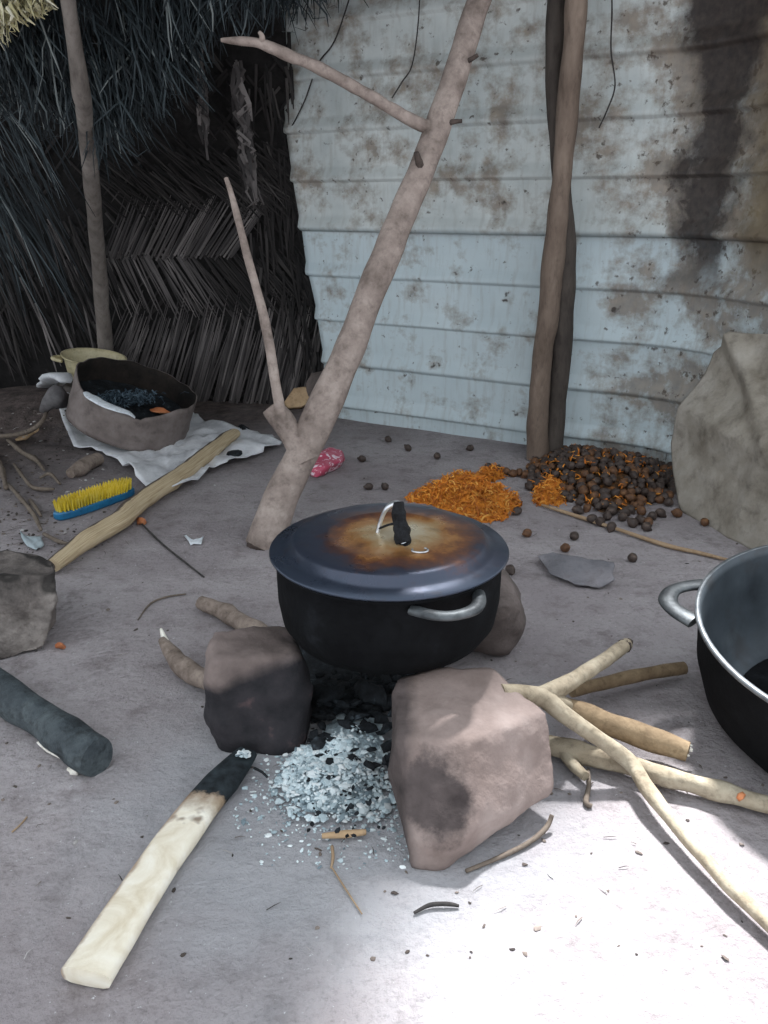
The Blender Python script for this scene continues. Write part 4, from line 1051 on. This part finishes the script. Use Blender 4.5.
# left rubble: roots, wood piece, pale bits
stick('tan wood chunk lying in the rubble left of the sack', V3([(70, 474, .03), (84, 466, .035), (98, 458, .035)]), [.022, .034, .03], 'stick_gr', 'wood_chunk', 'wood', amp=.2)
stick('small tan bark piece in the rubble near the left edge', V3([(16, 440, .03), (26, 436, .035), (37, 430, .03)]), [.012, .026, .014], 'tan', 'bark_piece', 'bark', amp=.25, sy=.5)
roots = [([(-10, 437), (20, 434), (40, 424), (49, 406)], 'grey root curving up to the bunched corner of the sack', .012),
         ([(8, 440), (22, 452), (36, 460), (44, 470)], 'crooked root below the tan bark piece in the rubble', .012),
         ([(-6, 452), (2, 470), (6, 488)], 'short thick root at the left edge of the rubble', .014),
         ([(8, 484), (22, 500), (34, 515), (41, 530)], 'long thin root running down the rubble left of the brush', .009),
         ([(14, 464), (24, 478), (34, 488), (54, 489)], 'bent root in the middle of the rubble', .009),
         ([(40, 478), (50, 474), (60, 484)], 'small arched root above the brush', .009),
         ([(30, 500), (36, 508), (41, 516)], 'tiny root splinter left of the brush tip', .008),
         ([(44, 534), (58, 541), (70, 544)], 'dark twig between the brush and the boulder', .008)]
for q, lab, r in roots:
    stick(lab, V3([(x, y, .014+.008*(i % 2)) for i, (x, y) in enumerate(q)]), [r*.8]+[r]*(len(q)-2)+[r*.6], 'twig', 'root', 'root', 'roots in the rubble', seg=8, amp=.2)
def flat_bit(name, label, cat, pts, mat, bend=.012):
    bm = bmesh.new(); out = densify([G(x, y, .006) for x, y in pts], 3, .003)
    sheet_from(bm, out, 4, lambda x, y: bend*abs(noise.noise((x*30, y*30, 1)))); return tag(mk(name, bm, mat, solid=.002), label, cat)
flat_bit('paper_scrap', 'small white paper scrap on bare ground below the log tip', 'paper', [(184, 536), (192, 541), (203, 538), (201, 544), (190, 545)], 'white')
flat_bit('plastic_film', 'crumpled pale film scrap between the brush and the boulder', 'plastic', [(19, 532), (30, 538), (42, 537), (43, 546), (36, 552), (24, 543)], 'greywhite', .02)
put_rock('orange-brown peel curl lying right of the dark boulder', V3([(55, 648, 0), (66, 650, 0), (64, 642, .02), (58, 641, .02), (61, 645, .03), (67, 646, 0), (56, 643, 0)]), 'orange', 'fruit_peel', 'peel', levels=3, amp=.004, nsc=50)
flat_bit('foil_scrap', 'tiny bright white scrap at the root of the forked branch', 'scrap', [(506, 690), (516, 686), (524, 688), (523, 694), (510, 694)], 'white')
# wires on the fence
def wire(label, pts):
    bm = bmesh.new(); tube(bm, [D(x, y, Y) for x, y, Y in pts], .0035, seg=6, n=6, amp=.1)
    return tag(mk('wire', bm, 'twig_dark'), label, 'wire', 'wires hanging on the fence')
def wy(px):
    N = Vector
    r = ray(px, 300)
    for a, b in zip(wall_poly, wall_poly[1:]):
        x0, x1 = a.x/a.y, b.x/b.y; s = r.x/r.y
        if s <= x1 or b is wall_poly[-1]:
            t = (s*a.y-a.x)/((b.x-a.x)-s*(b.y-a.y)); return a.y+(b.y-a.y)*t
wire('thin dark wire curling down the fence right of the poles', [(x, y, wy(x)-.06) for x, y in ((611, -30), (612, 10), (611, 50), (615, 85), (608, 108), (599, 128))])
wire('thin wire hanging down the fence left of the trunk', [(x, y, wy(x)-.06) for x, y in ((421, -30), (418, 25), (412, 65), (402, 82), (392, 98))])
wire('thin slanting wire by the left end of the fence behind the side branch', [(x, y, wy(x)-.07) for x, y in ((352, -10), (335, 40), (318, 64), (305, 100), (291, 128))])

# litter
bm = bmesh.new()
for i in range(900):
    px, py = R.uniform(-20, 790), R.uniform(400, 960)**1.0
    if R.random() < .55: px, py = R.uniform(-10, 130)*R.random()**.3, R.uniform(400, 560)
    if py > 560 and R.random() < .35: continue
    if py < 470 and px > 300: continue
    p = G(px, py); s = R.uniform(.002, .006)*(1.6 if px < 130 and py < 540 else 1)
    if R.random() < .3:
        d = Vector((R.uniform(-1, 1), R.uniform(-1, 1), 0)).normalized()*R.uniform(.01, .03)*(.5 if py > 620 else 1); q = p+Vector((0, 0, .003))
        blade(bm, [q-d, q+Vector((R.uniform(-.004, .004), 0, .002)), q+d], R.uniform(.0012, .0026), Vector((0, 0, 1)), .4)
    else: chunk(bm, p+Vector((0, 0, s*.3)), s, .5)
tag(mk('ground_litter', bm, 'litter', smooth=False), 'tiny chips, straws and crumbs strewn over the ground', 'litter', kind='stuff')

# ------------------------------------------------------------------ light, world, camera
sun = bpy.data.lights.new('sun', 'SUN'); sun.energy = 8.5; sun.angle = math.radians(6); sun.color = (.97, .98, 1)
so = bpy.data.objects.new('sun', sun); col.objects.link(so); so.rotation_euler = (-sunv).to_track_quat('-Z', 'Y').to_euler()
w = bpy.data.worlds.new('sky'); bpy.context.scene.world = w; w.use_nodes = True
bg = w.node_tree.nodes['Background']; bg.inputs['Color'].default_value = (.86, .93, 1, 1); bg.inputs['Strength'].default_value = 1.0
cam = bpy.data.cameras.new('camera'); cam.sensor_fit = 'VERTICAL'; cam.sensor_height = 24; cam.lens = F/1024*24; cam.clip_start = .01
co = bpy.data.objects.new('camera', cam); col.objects.link(co); co.location = (0, 0, H); co.rotation_euler = (PI/2-PITCH, 0, 0)
sc = bpy.context.scene; sc.camera = co
sc.view_settings.view_transform = 'Standard'; sc.view_settings.look = 'None'; sc.view_settings.gamma = 1
sc.view_settings.use_curve_mapping = False; sc.view_settings.exposure = .7
for o in bpy.data.objects:
    if '_o' in o: del o['_o']
